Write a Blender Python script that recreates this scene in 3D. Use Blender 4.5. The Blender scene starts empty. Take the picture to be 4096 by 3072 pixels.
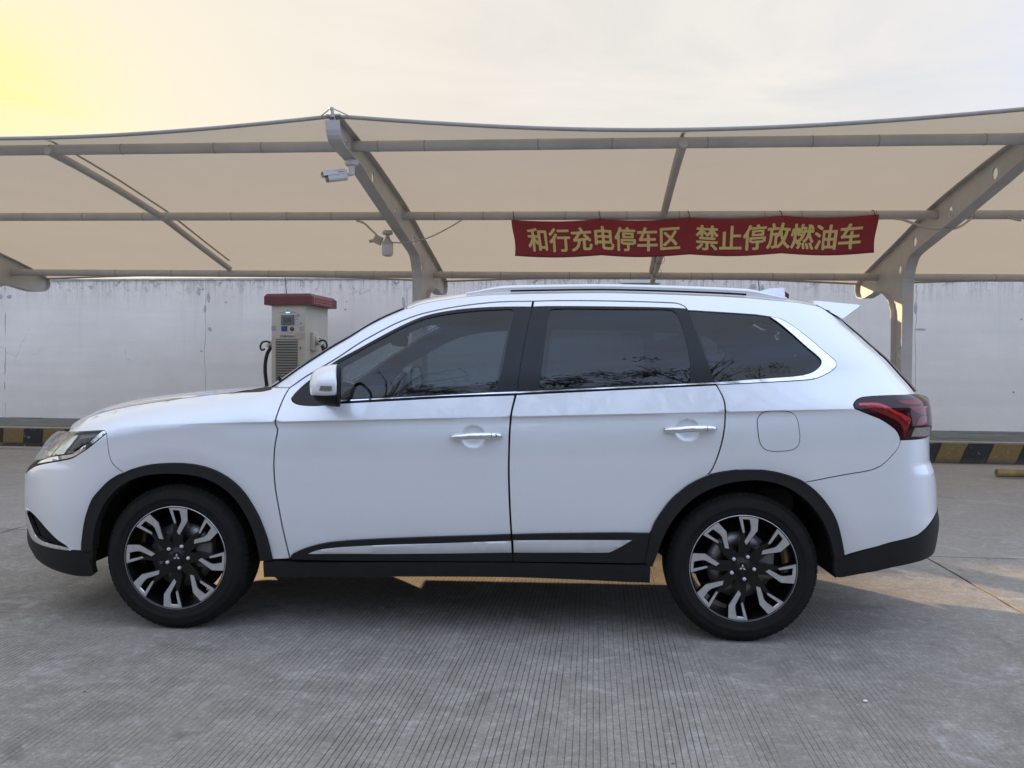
import bpy, bmesh, math, random
import numpy as np
from mathutils import Vector, Matrix
from mathutils.geometry import delaunay_2d_cdt
random.seed(7); RNG=np.random.RandomState(7)
scene=bpy.context.scene
COL=scene.collection
R=math.radians
CAL={"h": 1.2590743552985664, "yaw": 0.04832307877125545, "O": [-0.2651871671216398, 3.6922326495826856, 0.0], "pitch": 0.019985751118093108, "roll": 0.006981317007977318, "xnz": [0.0, 0.1906, 0.213, 0.2855, 0.3372, 0.3716, 0.4462, 0.5249, 0.5919, 0.649, 0.7047, 0.7567, 0.7923, 0.8435, 0.886, 0.9177, 2.0], "xnv": [-2.0818, -2.0818, -2.2468, -2.3514, -2.3751, -2.3803, -2.3708, -2.3901, -2.3911, -2.3891, -2.3887, -2.3775, -2.3364, -2.3352, -2.296, -2.2591, -2.0091], "xrz": [0.0, 0.3659, 0.3935, 0.4329, 0.5122, 0.5579, 0.5908, 0.6429, 0.6945, 0.7721, 0.8048, 0.8377, 0.9498, 0.9536, 1.0078, 1.0587, 1.1311, 1.1532, 1.1976, 1.2498, 1.3229, 1.3763, 1.4371, 1.4915, 2.0], "xrv": [2.3214, 2.3214, 2.3628, 2.3713, 2.3817, 2.3819, 2.372, 2.3692, 2.3665, 2.3585, 2.3418, 2.3235, 2.3197, 2.3237, 2.3327, 2.3314, 2.3278, 2.2844, 2.2702, 2.2301, 2.1688, 2.1019, 2.0374, 1.9709, 1.4209]}
LINES={"dA":[[2.0714,1.5855],[1.9049,1.582],[1.7631,1.5692],[1.6203,1.548],[1.4762,1.5165],[1.3654,1.4788],[1.2514,1.4282],[1.1362,1.3716],[1.0206,1.3058],[0.9093,1.2468],[0.8368,1.2075],[0.7764,1.1683],[0.7597,1.1572],[0.7384,1.1201],[0.7211,1.0698],[0.7107,1.0263],[0.7064,0.9981],[0.7075,0.9804],[0.7156,0.964],[0.7144,0.9469],[0.7066,0.8994],[0.7014,0.8423],[0.7012,0.7851],[0.705,0.7215],[0.7112,0.6643],[0.7203,0.6161],[0.7319,0.5458],[0.7452,0.4681],[0.7602,0.3893],[0.7662,0.3526]],
"dB":[[2.0714,1.5855],[2.0438,1.5175],[1.9857,1.4306],[1.9127,1.3333],[1.8452,1.2379],[1.7983,1.1563],[1.7862,1.1362],[1.7663,1.1],[1.7481,1.0626],[1.7385,1.0247],[1.7351,0.9683],[1.733,0.8746],[1.7325,0.7807],[1.7341,0.718],[1.737,0.6452],[1.7422,0.5443],[1.7471,0.474],[1.7519,0.4157],[1.7542,0.3632]],
"fd_belt":[[1.785,1.1362],[1.5072,1.123],[1.2022,1.1032],[0.9807,1.088],[0.9311,1.0812],[0.8815,1.078],[0.8317,1.0786],[0.7968,1.0844],[0.7779,1.0954],[0.7723,1.1066],[0.7855,1.1257],[0.8185,1.1579],[0.8612,1.1904],[0.9051,1.2197],[0.9497,1.2491],[1.0135,1.2869],[1.1295,1.3421],[1.2828,1.4149],[1.3976,1.4659],[1.5096,1.5069],[1.6537,1.5348],[1.7956,1.5481],[1.9359,1.5532],[2.0596,1.5533]],
"rd_top":[[2.0743,1.5855],[2.1919,1.5884],[2.3999,1.5877],[2.6052,1.5835],[2.7737,1.5774],[2.8062,1.5732],[2.8312,1.5596],[2.8387,1.5426]],
"rd_topin":[[2.8387,1.5426],[2.7623,1.5486],[2.4595,1.5544],[2.151,1.5561],[2.0631,1.5533]],
"dC":[[2.8387,1.5426],[2.8363,1.5125],[2.806,1.4274],[2.7483,1.3192],[2.7132,1.2505],[2.6931,1.1979],[2.6878,1.1733],[2.6845,1.1395],[2.6782,1.1089],[2.6682,1.0782],[2.6564,1.0221],[2.6491,0.9667],[2.6379,0.911],[2.6239,0.8614],[2.6132,0.8301],[2.6,0.7984],[2.5834,0.7761],[2.5407,0.7524],[2.4949,0.7244],[2.4551,0.6864],[2.4209,0.6471],[2.3925,0.6029],[2.37,0.5585],[2.3533,0.5202],[2.342,0.5023],[2.3292,0.4249],[2.3191,0.3659]],
"rd_belt":[[1.7873,1.1375],[2.0908,1.1551],[2.3964,1.1733],[2.6892,1.1899]],
"f_glass":[[1.0017,1.2443],[1.0154,1.2798],[1.1277,1.3342],[1.2808,1.4069],[1.3957,1.4572],[1.5078,1.4973],[1.6519,1.5244],[1.7939,1.5384],[1.9344,1.5455],[1.9551,1.5448],[1.9628,1.5366],[1.956,1.5174],[1.9151,1.4501],[1.8496,1.3586],[1.7803,1.2626],[1.7272,1.1868],[1.7033,1.1492],[1.45,1.1344],[1.2048,1.1195],[0.9817,1.1056]],
"r_glass":[[2.1658,1.5472],[2.4567,1.5468],[2.7267,1.5445],[2.7617,1.5405],[2.7755,1.5257],[2.768,1.4793],[2.7372,1.4142],[2.6835,1.3314],[2.6273,1.2561],[2.581,1.1983],[2.2231,1.1817],[1.8982,1.1646],[1.9744,1.2829],[2.067,1.4114],[2.1355,1.5177],[2.1469,1.5368]],
"q_glass":[[2.8449,1.5366],[2.985,1.5275],[3.1123,1.5186],[3.2053,1.5092],[3.214,1.5066],[3.2434,1.4703],[3.2563,1.4158],[3.2603,1.359],[3.2634,1.3153],[3.2545,1.2978],[3.2296,1.279],[3.1942,1.2614],[3.1539,1.2457],[3.0929,1.2329],[2.9878,1.2236],[2.8601,1.214],[2.7344,1.2051],[2.6933,1.2023],[2.7157,1.2537],[2.7511,1.3224],[2.8087,1.4306]],
"q_chrome":[[3.2212,1.5073],[3.2643,1.4945],[3.2919,1.4654],[3.3097,1.427],[3.3214,1.3859],[3.326,1.3482],[3.3308,1.317],[3.331,1.3008],[3.3182,1.2889],[3.282,1.2682],[3.2377,1.2493],[3.1734,1.2279],[3.1273,1.2178],[3.0363,1.2104],[2.9105,1.2027],[2.7865,1.1956],[2.6904,1.1899],[2.6923,1.1992],[2.8591,1.2128],[2.9867,1.2223],[3.0918,1.2317],[3.1527,1.2444],[3.1942,1.2602],[3.2315,1.279],[3.2564,1.2978],[3.266,1.3165],[3.2617,1.3603],[3.2576,1.4171],[3.2446,1.4716]],
"q_hole":[[2.8393,1.5413],[2.9878,1.5321],[3.1159,1.5239],[3.2102,1.5158],[3.1394,1.5234],[3.1998,1.5144],[3.227,1.5106],[3.2703,1.4978],[3.2979,1.4687],[3.3189,1.4303],[3.3308,1.3891],[3.3354,1.3514],[3.34,1.3201],[3.3401,1.3033],[3.3227,1.2883],[3.2825,1.2657],[3.2364,1.2462],[3.1716,1.2248],[3.1244,1.2141],[3.0331,1.2067],[2.9075,1.199],[2.7837,1.1919],[2.6876,1.1868],[2.6931,1.1979],[2.7132,1.2505],[2.7483,1.3192],[2.806,1.4274],[2.8363,1.5125]],
"belt_chrome_f":[[0.9939,1.102],[1.204,1.1145],[1.4489,1.13],[1.7027,1.1454],[1.7923,1.15],[1.7878,1.1425],[1.509,1.1299],[1.2034,1.1107],[0.9947,1.0957]],
"belt_chrome_r":[[1.7925,1.1487],[2.0961,1.1663],[2.4027,1.1838],[2.6935,1.1992],[2.6908,1.193],[2.3994,1.1782],[2.0934,1.1607],[1.7891,1.1425]],
"ws_edge":[[0.6646,1.1578],[0.6897,1.1725],[0.8444,1.2665],[0.9948,1.3509],[1.0963,1.4025],[1.1923,1.455],[1.2863,1.4997],[1.3598,1.5299],[1.3983,1.5452]],
"ditch":[[1.417,1.5443],[1.472,1.5655],[1.5431,1.5822],[1.6376,1.5975],[1.732,1.6106],[1.8502,1.6187],[2.0391,1.6248],[2.4194,1.6292],[2.6811,1.6237],[2.9534,1.6136],[3.1548,1.6034],[3.295,1.5912],[3.4305,1.5842],[3.5371,1.5756],[3.6329,1.5677]],
"d_pillar":[[3.644,1.5661],[3.6746,1.5526],[3.7115,1.5248],[3.8239,1.507],[3.7725,1.4845],[3.7542,1.4504],[3.7567,1.4078],[3.7594,1.3654],[3.7353,1.3338],[3.7406,1.2693],[3.7185,1.2054],[3.7167,1.1604],[3.7225,1.1504]],
"tl_top":[[3.7225,1.1504],[3.6419,1.1481],[3.445,1.1452],[3.2997,1.1392],[3.2691,1.1336],[3.2377,1.1189],[3.2176,1.1018]],
"tl_bot":[[3.2176,1.1018],[3.2145,1.0868],[3.2362,1.0759],[3.2795,1.0537],[3.3486,1.0238],[3.4086,0.9935],[3.4345,0.9691],[3.4473,0.947]],
"rb_joint":[[3.4473,0.947],[3.4453,0.9323],[3.4275,0.9079],[3.3884,0.8771],[3.3306,0.84],[3.2899,0.8212],[3.2621,0.8086],[3.1331,0.7821],[2.9897,0.7484]],
"rf_out":[[2.3203,0.3659],[2.3292,0.4249],[2.3431,0.5055],[2.3585,0.5534],[2.3867,0.6041],[2.4151,0.6452],[2.455,0.6895],[2.4949,0.7257],[2.5406,0.755],[2.5863,0.7755],[2.6321,0.7886],[2.6893,0.7987],[2.7464,0.8039],[2.8033,0.8035],[2.7098,0.8015],[2.7669,0.8042],[2.8238,0.8007],[2.8807,0.7911],[2.9261,0.7776],[2.9714,0.7599],[2.9898,0.7465],[3.0286,0.7175],[3.0632,0.6809],[3.0922,0.6411],[3.1156,0.6012],[3.1339,0.5547],[3.1506,0.4921],[3.1672,0.4127]],
"rf_in":[[3.1244,0.3989],[3.1167,0.4341],[3.0995,0.4973],[3.0747,0.5596],[3.0424,0.615],[3.0021,0.6639],[2.9504,0.7064],[2.8932,0.7365],[2.8247,0.7541],[2.7676,0.7576],[2.7105,0.7555],[2.7756,0.7564],[2.7185,0.7513],[2.6614,0.7392],[2.6043,0.7185],[2.5472,0.6865],[2.4959,0.6433],[2.4504,0.5894],[2.4167,0.5322],[2.3919,0.4712],[2.3706,0.3997],[2.3547,0.3468]],
"ff_out":[[-0.2058,0.3669],[-0.1999,0.4227],[-0.1825,0.4901],[-0.1579,0.5634],[-0.1273,0.6295],[-0.0918,0.669],[-0.0496,0.7085],[0.005,0.7414],[0.0262,0.7499],[0.0661,0.7678],[0.1395,0.7881],[0.2313,0.7976],[0.3232,0.7957],[0.3967,0.7821],[0.4578,0.7574],[0.5187,0.7167],[0.5672,0.6661],[0.6034,0.609],[0.6331,0.5515],[0.6558,0.4869],[0.672,0.428],[0.6849,0.3442]],
"ff_in":[[0.6335,0.3401],[0.6275,0.3938],[0.6153,0.4598],[0.597,0.5183],[0.5694,0.5761],[0.5362,0.627],[0.4936,0.6724],[0.4419,0.7088],[0.3839,0.7336],[0.3168,0.7468],[0.2311,0.7501],[0.1391,0.7417],[0.0714,0.7226],[0.019,0.6909],[-0.0273,0.649],[-0.0658,0.6031],[-0.0936,0.5518],[-0.1189,0.4921],[-0.1363,0.4251],[-0.1442,0.3709]],
"fender_top":[[-0.4415,0.9291],[-0.403,0.954],[-0.3636,0.9729],[-0.2669,1.0102],[-0.1442,1.0391],[-0.0081,1.0612],[0.1368,1.0864],[0.2801,1.1075],[0.4727,1.1306],[0.584,1.1358],[0.6336,1.1403],[0.6755,1.1507],[0.6619,1.1518],[0.6654,1.1572]],
"a_base":[[0.6654,1.1572],[0.761,1.1585]],
"hl_top":[[-0.4415,0.9291],[-0.4247,0.9289],[-0.2233,0.9417],[-0.1101,0.9484],[-0.0872,0.9481],[-0.0718,0.937]],
"fb_joint":[[-0.0718,0.937],[-0.0579,0.8959],[-0.0466,0.8446],[-0.0336,0.8062],[-0.0117,0.7806],[0.0274,0.7493]],
"fb_top":[[-0.0717,0.9364],[-0.1156,0.9047],[-0.1745,0.8602],[-0.2229,0.8322],[-0.2606,0.8148],[-0.3322,0.7999],[-0.43,0.7826],[-0.5032,0.765],[-0.5785,0.7395],[-0.6495,0.7115],[-0.6849,0.6901]],
"fb_low":[[-0.7033,0.5301],[-0.5983,0.5328],[-0.5324,0.5242],[-0.4735,0.4964],[-0.4178,0.4555],[-0.3522,0.4145],[-0.2925,0.3869],[-0.2662,0.3681],[-0.2058,0.3669]],
"hl_lens":[[-0.5928,0.7825],[-0.6673,0.7927],[-0.6875,0.806],[-0.7331,0.8432],[-0.7468,0.8846],[-0.6489,0.9134],[-0.4188,0.9289],[-0.223,0.941],[-0.1097,0.9474],[-0.1495,0.9136],[-0.1928,0.8807],[-0.2268,0.8557],[-0.2522,0.841],[-0.3342,0.8295],[-0.4479,0.8072]],
"hl_strip":[[-0.1037,0.9428],[-0.0846,0.9469],[-0.0729,0.9377],[-0.1166,0.9078],[-0.1753,0.8634],[-0.223,0.8347],[-0.2606,0.819],[-0.3322,0.8048],[-0.4357,0.7871],[-0.5199,0.7707],[-0.5117,0.7857],[-0.4209,0.8092],[-0.3334,0.8235],[-0.2522,0.8364],[-0.2258,0.8525],[-0.1915,0.8769],[-0.1473,0.9082]],
"hl_trim":[[-0.0718,0.937],[-0.1158,0.9053],[-0.1747,0.8608],[-0.2229,0.8325],[-0.2606,0.8151],[-0.3322,0.8002],[-0.4304,0.7829],[-0.5037,0.7653],[-0.5788,0.7398],[-0.6501,0.7117],[-0.6858,0.6907],[-0.7033,0.6979],[-0.6971,0.7173],[-0.619,0.7598],[-0.5916,0.7823],[-0.4478,0.8069],[-0.3341,0.8292],[-0.2522,0.8407],[-0.2267,0.8554],[-0.1927,0.8804],[-0.1494,0.9133],[-0.1096,0.9471]],
"hl_proj":[[-0.3053,0.8496],[-0.297,0.8676],[-0.2829,0.897],[-0.269,0.9119],[-0.2119,0.9169],[-0.1504,0.9224],[-0.1792,0.9002],[-0.213,0.877],[-0.2412,0.8601],[-0.2695,0.8533]],
"hl_refl":[[-0.4561,0.8225],[-0.4293,0.8564],[-0.4259,0.901],[-0.397,0.925],[-0.3106,0.9304],[-0.3193,0.908],[-0.3279,0.8661],[-0.3451,0.8331]],
"hl_refl_b":[[-0.5618,0.813],[-0.5415,0.8524],[-0.5902,0.8856],[-0.5718,0.9108],[-0.5253,0.9139],[-0.4575,0.8826],[-0.454,0.8417],[-0.4862,0.8153]],
"fog":[[-0.6034,0.5321],[-0.5402,0.5252],[-0.474,0.495],[-0.4183,0.4541],[-0.3522,0.4145],[-0.2966,0.3879],[-0.3818,0.3913],[-0.4681,0.4018],[-0.5392,0.4332],[-0.5796,0.489]],
"fog_strip":[[-0.6427,0.5364],[-0.6002,0.5367],[-0.5796,0.489],[-0.5392,0.4332],[-0.4681,0.4018],[-0.3818,0.3913],[-0.2928,0.3834],[-0.2661,0.3688],[-0.3928,0.3723],[-0.4948,0.3802],[-0.5765,0.3961],[-0.6615,0.4409],[-0.6587,0.5006]],
"lb_top":[[-0.6463,0.5027],[-0.6612,0.4395],[-0.5808,0.3946],[-0.4962,0.3786],[-0.3929,0.3709],[-0.2665,0.3667],[-0.2045,0.3663],[-0.1445,0.3688]],
"lb_bot":[[-0.1744,0.249],[-0.2081,0.2368],[-0.3034,0.2363],[-0.4931,0.252],[-0.6046,0.2679],[-0.6283,0.3055],[-0.6952,0.3418],[-0.7231,0.3785]],
"sill":[[0.6474,0.3361],[1.0123,0.3443],[1.3728,0.3532],[1.9134,0.3599],[1.9998,0.359],[2.3456,0.3572],[2.346,0.2744],[2.3426,0.2716],[2.1773,0.2788],[1.9418,0.2856],[1.7702,0.2886],[1.6102,0.2877],[1.2809,0.2817],[0.9481,0.2729],[0.6463,0.262]],
"clad_f":[[0.7705,0.3534],[0.7731,0.3682],[0.7792,0.3796],[0.8337,0.4073],[0.8949,0.4283],[0.9555,0.4413],[1.0459,0.4522],[1.1959,0.4636],[1.4341,0.4778],[1.6116,0.4869],[1.7436,0.4945],[1.7483,0.4611],[1.7531,0.4026],[1.7542,0.3638],[1.3131,0.3566],[0.9522,0.3518]],
"clad_r":[[1.7466,0.4933],[1.7496,0.4611],[1.7526,0.4026],[1.7537,0.3631],[1.9998,0.3656],[2.3203,0.3646],[2.3292,0.4249],[2.3419,0.5087],[2.2308,0.5105],[2.0566,0.506],[1.8814,0.5003]],
"insert_f":[[0.8551,0.3845],[0.8816,0.397],[0.9183,0.4077],[0.9667,0.4152],[1.0151,0.4208],[1.1953,0.4342],[1.4338,0.4466],[1.7448,0.4636],[1.7472,0.4091],[1.4927,0.4],[1.1943,0.3914]],
"insert_r":[[1.7549,0.4664],[1.9402,0.4712],[2.2621,0.4767],[2.2203,0.4476],[2.18,0.4242],[2.1627,0.4174],[1.9992,0.4128],[1.8232,0.4093],[1.7573,0.4093]],
"tl":[[3.7225,1.1504],[3.6419,1.1481],[3.445,1.1452],[3.2997,1.1392],[3.2691,1.1336],[3.2377,1.1189],[3.2176,1.1018],[3.2145,1.0868],[3.2362,1.0759],[3.2795,1.0537],[3.3486,1.0238],[3.4086,0.9935],[3.4345,0.9691],[3.4473,0.947],[3.5536,0.9492],[3.6601,0.952],[3.7515,0.956],[3.7803,0.978],[3.7972,1.0075],[3.7954,1.0589],[3.7754,1.1044],[3.8269,1.1303],[3.8161,1.1451]],
"tl_arc":[[3.2413,1.1093],[3.3281,1.1118],[3.3709,1.1018],[3.4274,1.079],[3.4923,1.0546],[3.5193,1.0392],[3.5014,1.0057],[3.4702,0.9599],[3.4568,0.9997],[3.4261,1.0302],[3.3593,1.0543],[3.2879,1.0783]],
"tl_red_a":[[3.4713,1.1213],[3.6009,1.1238],[3.6577,1.12],[3.642,1.107],[3.5213,1.1063]],
"tl_red_b":[[3.5218,1.0961],[3.693,1.0979],[3.6802,1.0577],[3.6029,1.0627]],
"tl_red_c":[[3.5922,1.0506],[3.6775,1.0516],[3.6758,1.0112],[3.5546,1.0113]],
"tl_clear":[[3.5494,1.0015],[3.7557,0.9995],[3.7648,0.9601],[3.5252,0.9613]],
"rb_top":[[3.4473,0.9464],[3.5537,0.9485],[3.661,0.9513],[3.7523,0.9553]],
"rb_edge":[[3.7553,0.9519],[3.7869,0.8379],[3.8054,0.8036],[3.8039,0.7718],[3.8024,0.6947],[3.8019,0.6433],[3.7674,0.5979]],
"rb_low":[[3.7674,0.5979],[3.6682,0.5677],[3.6052,0.5359],[3.5556,0.5138],[3.5102,0.503],[3.3564,0.4756],[3.2265,0.4386],[3.1679,0.4115]],
"rl_bot":[[3.8092,0.5578],[3.8043,0.5132],[3.7832,0.439],[3.7701,0.4022],[3.725,0.3984],[3.6575,0.3929],[3.5654,0.3823],[3.3785,0.3573],[3.2343,0.3289],[3.1653,0.3082],[3.1366,0.3096],[3.1244,0.3567],[3.1244,0.3989]],
"fuel":[[2.7892,1.0175],[2.7936,1.0359],[2.8022,1.0496],[2.8137,1.0609],[2.8308,1.07],[2.8543,1.0734],[2.8887,1.0744],[2.9172,1.0741],[2.9395,1.0685],[2.954,1.0574],[2.9606,1.0379],[2.9634,1.0073],[2.9677,0.9706],[2.9672,0.9368],[2.9606,0.9164],[2.9483,0.9027],[2.9257,0.8932],[2.9002,0.8898],[2.8719,0.8881],[2.8379,0.8902],[2.8179,0.8998],[2.8025,0.9193],[2.7944,0.95]],
"handle_f":[[1.4753,0.9386],[1.477,0.9443],[1.4858,0.9492],[1.5071,0.9543],[1.5284,0.9551],[1.5893,0.9593],[1.6273,0.9617],[1.6501,0.9636],[1.6804,0.9644],[1.6956,0.9638],[1.704,0.9599],[1.7067,0.951],[1.7053,0.9397],[1.7005,0.934],[1.6808,0.9298],[1.6505,0.9275],[1.5745,0.9285],[1.5212,0.9238],[1.4983,0.924],[1.483,0.9274],[1.4769,0.9321]],
"handle_r":[[2.3894,0.9809],[2.3941,0.9896],[2.4113,0.9948],[2.4458,0.997],[2.5435,1.0037],[2.5722,1.0065],[2.6066,1.0068],[2.6167,1.0033],[2.6206,0.9941],[2.6189,0.9817],[2.6091,0.9749],[2.5719,0.9707],[2.486,0.9709],[2.4515,0.9656],[2.4228,0.9665],[2.3969,0.9711]],
"cups":[[1.5773,0.9414],[2.4946,0.9834]],
"cup_box":[[1.5187,0.9908],[1.6357,0.8856]],
"mirror_pt":[[0.9901,1.1803]],
"wheels":[[0.2413,0.3414],[2.747,0.3414]],
"spoiler":[[1.7195,1.5857],[1.7355,1.6005],[1.7613,1.598],[1.9483,1.5795],[1.9491,1.5704],[1.8545,1.5059],[1.8481,1.5052],[1.7553,1.5638]],
"fin":[[1.6073,1.6988],[1.6674,1.7165],[1.7051,1.7204],[1.7503,1.7205],[1.7553,1.6794],[1.6076,1.679]],
"mir":[[-0.6262,1.1713],[-0.6229,1.1989],[-0.6114,1.2267],[-0.595,1.2463],[-0.572,1.2595],[-0.5408,1.2645],[-0.5309,1.2597],[-0.5193,1.2403],[-0.5135,1.2047],[-0.5125,1.1559],[-0.5149,1.1071],[-0.5222,1.0908],[-0.5436,1.0857],[-0.57,1.092],[-0.5947,1.1081],[-0.6112,1.1242],[-0.6228,1.1387]],
"mir_sig":[[-0.6147,1.1736],[-0.5273,1.1776],[-0.5273,1.1558],[-0.6138,1.1519]],
"mir_split":[[-0.6162,1.1266],[-0.5281,1.129],[-0.5284,1.2533]],
"steer":[[-0.4918,1.1493],[-0.4743,1.2109],[-0.4208,1.1104]],
"headrest":[[0.1909,1.3557],[0.1992,1.4258],[0.2561,1.4392]],
"rearview":[[-0.454,1.4559],[-0.3721,1.4563],[-0.3815,1.4085],[-0.4297,1.3987]],
"hubs":[[-1.335,0.345],[1.335,0.345]]}
# ------------------------------------------------------------------ camera
cam_d=bpy.data.cameras.new('camera'); cam=bpy.data.objects.new('camera',cam_d); COL.objects.link(cam)
cam_d.sensor_fit='HORIZONTAL'; cam_d.sensor_width=36.0; cam_d.lens=36.0*1726/2212
cam_d.clip_start=.05; cam_d.clip_end=2000
_p=CAL['pitch']; _r=CAL['roll']
_f=Vector((0,math.cos(_p),-math.sin(_p))); _x=Vector((1,0,0)); _u=_x.cross(_f)
_rx=math.cos(_r)*_x+math.sin(_r)*_u; _ux=-math.sin(_r)*_x+math.cos(_r)*_u
cam.matrix_world=Matrix(((_rx.x,_ux.x,-_f.x,0),(_rx.y,_ux.y,-_f.y,0),(_rx.z,_ux.z,-_f.z,CAL['h']),(0,0,0,1)))
scene.camera=cam
# ------------------------------------------------------------------ light
SUN_EL=13.3; SUN_AZ=-34.5      # azimuth from +Y towards +X
sun_d=bpy.data.lights.new('sun','SUN'); sun=bpy.data.objects.new('sun',sun_d); COL.objects.link(sun)
sun_d.energy=3.7; sun_d.angle=R(.6); sun_d.color=(1.0,.70,.40)
_d=Vector((math.sin(R(SUN_AZ))*math.cos(R(SUN_EL)),math.cos(R(SUN_AZ))*math.cos(R(SUN_EL)),math.sin(R(SUN_EL))))
sun.rotation_euler=_d.to_track_quat('Z','Y').to_euler(); sun.location=(-20,30,12)
world=bpy.data.worlds.new('World'); scene.world=world; world.use_nodes=True
def build_world():
    nt=world.node_tree; nt.nodes.clear(); N=nt.nodes.new; K=nt.links.new
    out=N('ShaderNodeOutputWorld'); bg=N('ShaderNodeBackground'); bg.inputs['Strength'].default_value=.13
    sky=N('ShaderNodeTexSky'); sky.sky_type='NISHITA'; sky.sun_disc=False
    sky.sun_elevation=R(SUN_EL); sky.sun_rotation=R(SUN_AZ); sky.altitude=20; sky.air_density=1.3; sky.dust_density=3.0; sky.ozone_density=1.6
    # hazy evening air: cream round the sun, paling to blue on the far side, with a thin veil of high cloud
    tc=N('ShaderNodeTexCoord'); dot=N('ShaderNodeVectorMath'); dot.operation='DOT_PRODUCT'; dot.inputs[1].default_value=tuple(_d); K(tc.outputs['Generated'],dot.inputs[0])
    hz=N('ShaderNodeMapRange'); hz.inputs[1].default_value=-1; hz.inputs[2].default_value=1; K(dot.outputs['Value'],hz.inputs[0])
    rp=N('ShaderNodeValToRGB'); rp.color_ramp.interpolation='B_SPLINE'; els=rp.color_ramp.elements
    stops=[(0,(.53,.70,1.10)),(.45,(.52,.64,.88)),(.62,(.43,.475,.58)),(.727,(.345,.36,.395)),(.808,(.355,.356,.362)),(.914,(.392,.372,.342)),(.970,(.425,.396,.348)),(.988,(.432,.396,.330)),(.995,(.438,.394,.285)),(.9985,(.445,.39,.20)),(1,(.46,.39,.13))]
    while len(els)<len(stops): els.new(.5)
    for e,(p,c) in zip(els,stops): e.position=p; e.color=c+(1,)
    K(hz.outputs[0],rp.inputs[0])
    sc=N('ShaderNodeVectorMath'); sc.operation='SCALE'; sc.inputs['Scale'].default_value=8.2; K(rp.outputs[0],sc.inputs[0])
    mx=N('ShaderNodeMix'); mx.data_type='RGBA'; mx.inputs['Factor'].default_value=.985; K(sky.outputs[0],mx.inputs['A']); K(sc.outputs[0],mx.inputs['B'])
    mp=N('ShaderNodeMapping'); mp.inputs['Scale'].default_value=(1.2,1.2,4.5); mp.inputs['Rotation'].default_value=(0,R(14),0)
    n1=N('ShaderNodeTexNoise'); n1.inputs['Scale'].default_value=2.3; n1.inputs['Detail'].default_value=9; n1.inputs['Roughness'].default_value=.58; n1.inputs['Distortion'].default_value=.8
    K(tc.outputs['Generated'],mp.inputs[0]); K(mp.outputs[0],n1.inputs['Vector'])
    cr=N('ShaderNodeMapRange'); cr.inputs[1].default_value=.42; cr.inputs[2].default_value=.75; cr.inputs[3].default_value=0; cr.inputs[4].default_value=.7; K(n1.outputs['Fac'],cr.inputs[0])
    m2=N('ShaderNodeMix'); m2.data_type='RGBA'; m2.inputs['B'].default_value=(3.85,3.58,3.25,1); K(cr.outputs[0],m2.inputs['Factor']); K(mx.outputs['Result'],m2.inputs['A'])
    K(m2.outputs['Result'],bg.inputs['Color']); K(bg.outputs[0],out.inputs[0])
build_world()
vs=scene.view_settings; vs.view_transform='Standard'; vs.look='None'; vs.exposure=1.0; vs.gamma=1.0; vs.use_curve_mapping=False
scene.cycles.max_bounces=8; scene.cycles.transparent_max_bounces=16; scene.cycles.use_denoising=True
scene.cycles.sample_clamp_indirect=6
# ------------------------------------------------------------------ materials
class NT:
    def __init__(s,name):
        s.m=bpy.data.materials.new(name); s.m.use_nodes=True; s.t=s.m.node_tree; s.t.nodes.clear()
        s.out=s.n('ShaderNodeOutputMaterial')
    def n(s,typ,**kw):
        nd=s.t.nodes.new(typ)
        for k,v in kw.items():
            if k.startswith('_'): setattr(nd,k[1:],v)
            else:
                k2=k.replace('__',' ')
                i=nd.inputs[int(k2[1:])] if k2[0]=='i' and k2[1:].isdigit() else nd.inputs[k2]
                s.set(i,v)
        return nd
    def set(s,i,v):
        if isinstance(v,bpy.types.NodeSocket): s.t.links.new(v,i)
        elif isinstance(v,bpy.types.Node): s.t.links.new(v.outputs[0],i)
        else:
            if isinstance(v,(tuple,list)) and len(v)==3 and i.type=='RGBA': v=tuple(v)+(1,)
            i.default_value=v
    def coord(s,kind='Object',scale=(1,1,1),rot=(0,0,0)):
        tc=s.n('ShaderNodeTexCoord'); mp=s.n('ShaderNodeMapping',Scale=scale,Rotation=rot); s.t.links.new(tc.outputs[kind],mp.inputs['Vector']); return mp.outputs[0]
    def noise(s,vec,scale,detail=4,rough=.55,dist=0):
        return s.n('ShaderNodeTexNoise',Vector=vec,Scale=scale,Detail=detail,Roughness=rough,Distortion=dist).outputs['Fac']
    def mr(s,v,a,b,c=0,d=1,smooth=False):
        nd=s.n('ShaderNodeMapRange',i0=v,i1=a,i2=b,i3=c,i4=d)
        if smooth: nd.interpolation_type='SMOOTHSTEP'
        return nd.outputs[0]
    def mix(s,f,a,b,bt='MIX'):
        nd=s.n('ShaderNodeMix',_data_type='RGBA',_blend_type=bt)
        s.set(nd.inputs['Factor'],f); s.set(nd.inputs['A'],a); s.set(nd.inputs['B'],b); return nd.outputs['Result']
    def math(s,op,a,b=0.0,c=0.0):
        nd=s.n('ShaderNodeMath',_operation=op); s.set(nd.inputs[0],a); s.set(nd.inputs[1],b); s.set(nd.inputs[2],c); return nd.outputs[0]
    def sep(s,v): return s.n('ShaderNodeSeparateXYZ',Vector=v).outputs
    def bump(s,h,strength=.3,dist=.01): return s.n('ShaderNodeBump',Strength=strength,Distance=dist,Height=h).outputs[0]
    def bsdf(s,**kw): return s.n('ShaderNodeBsdfPrincipled',**kw)
    def done(s,sh):
        s.t.links.new(sh.outputs[0] if isinstance(sh,bpy.types.Node) else sh,s.out.inputs[0]); return s.m
MATS={}
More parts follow.
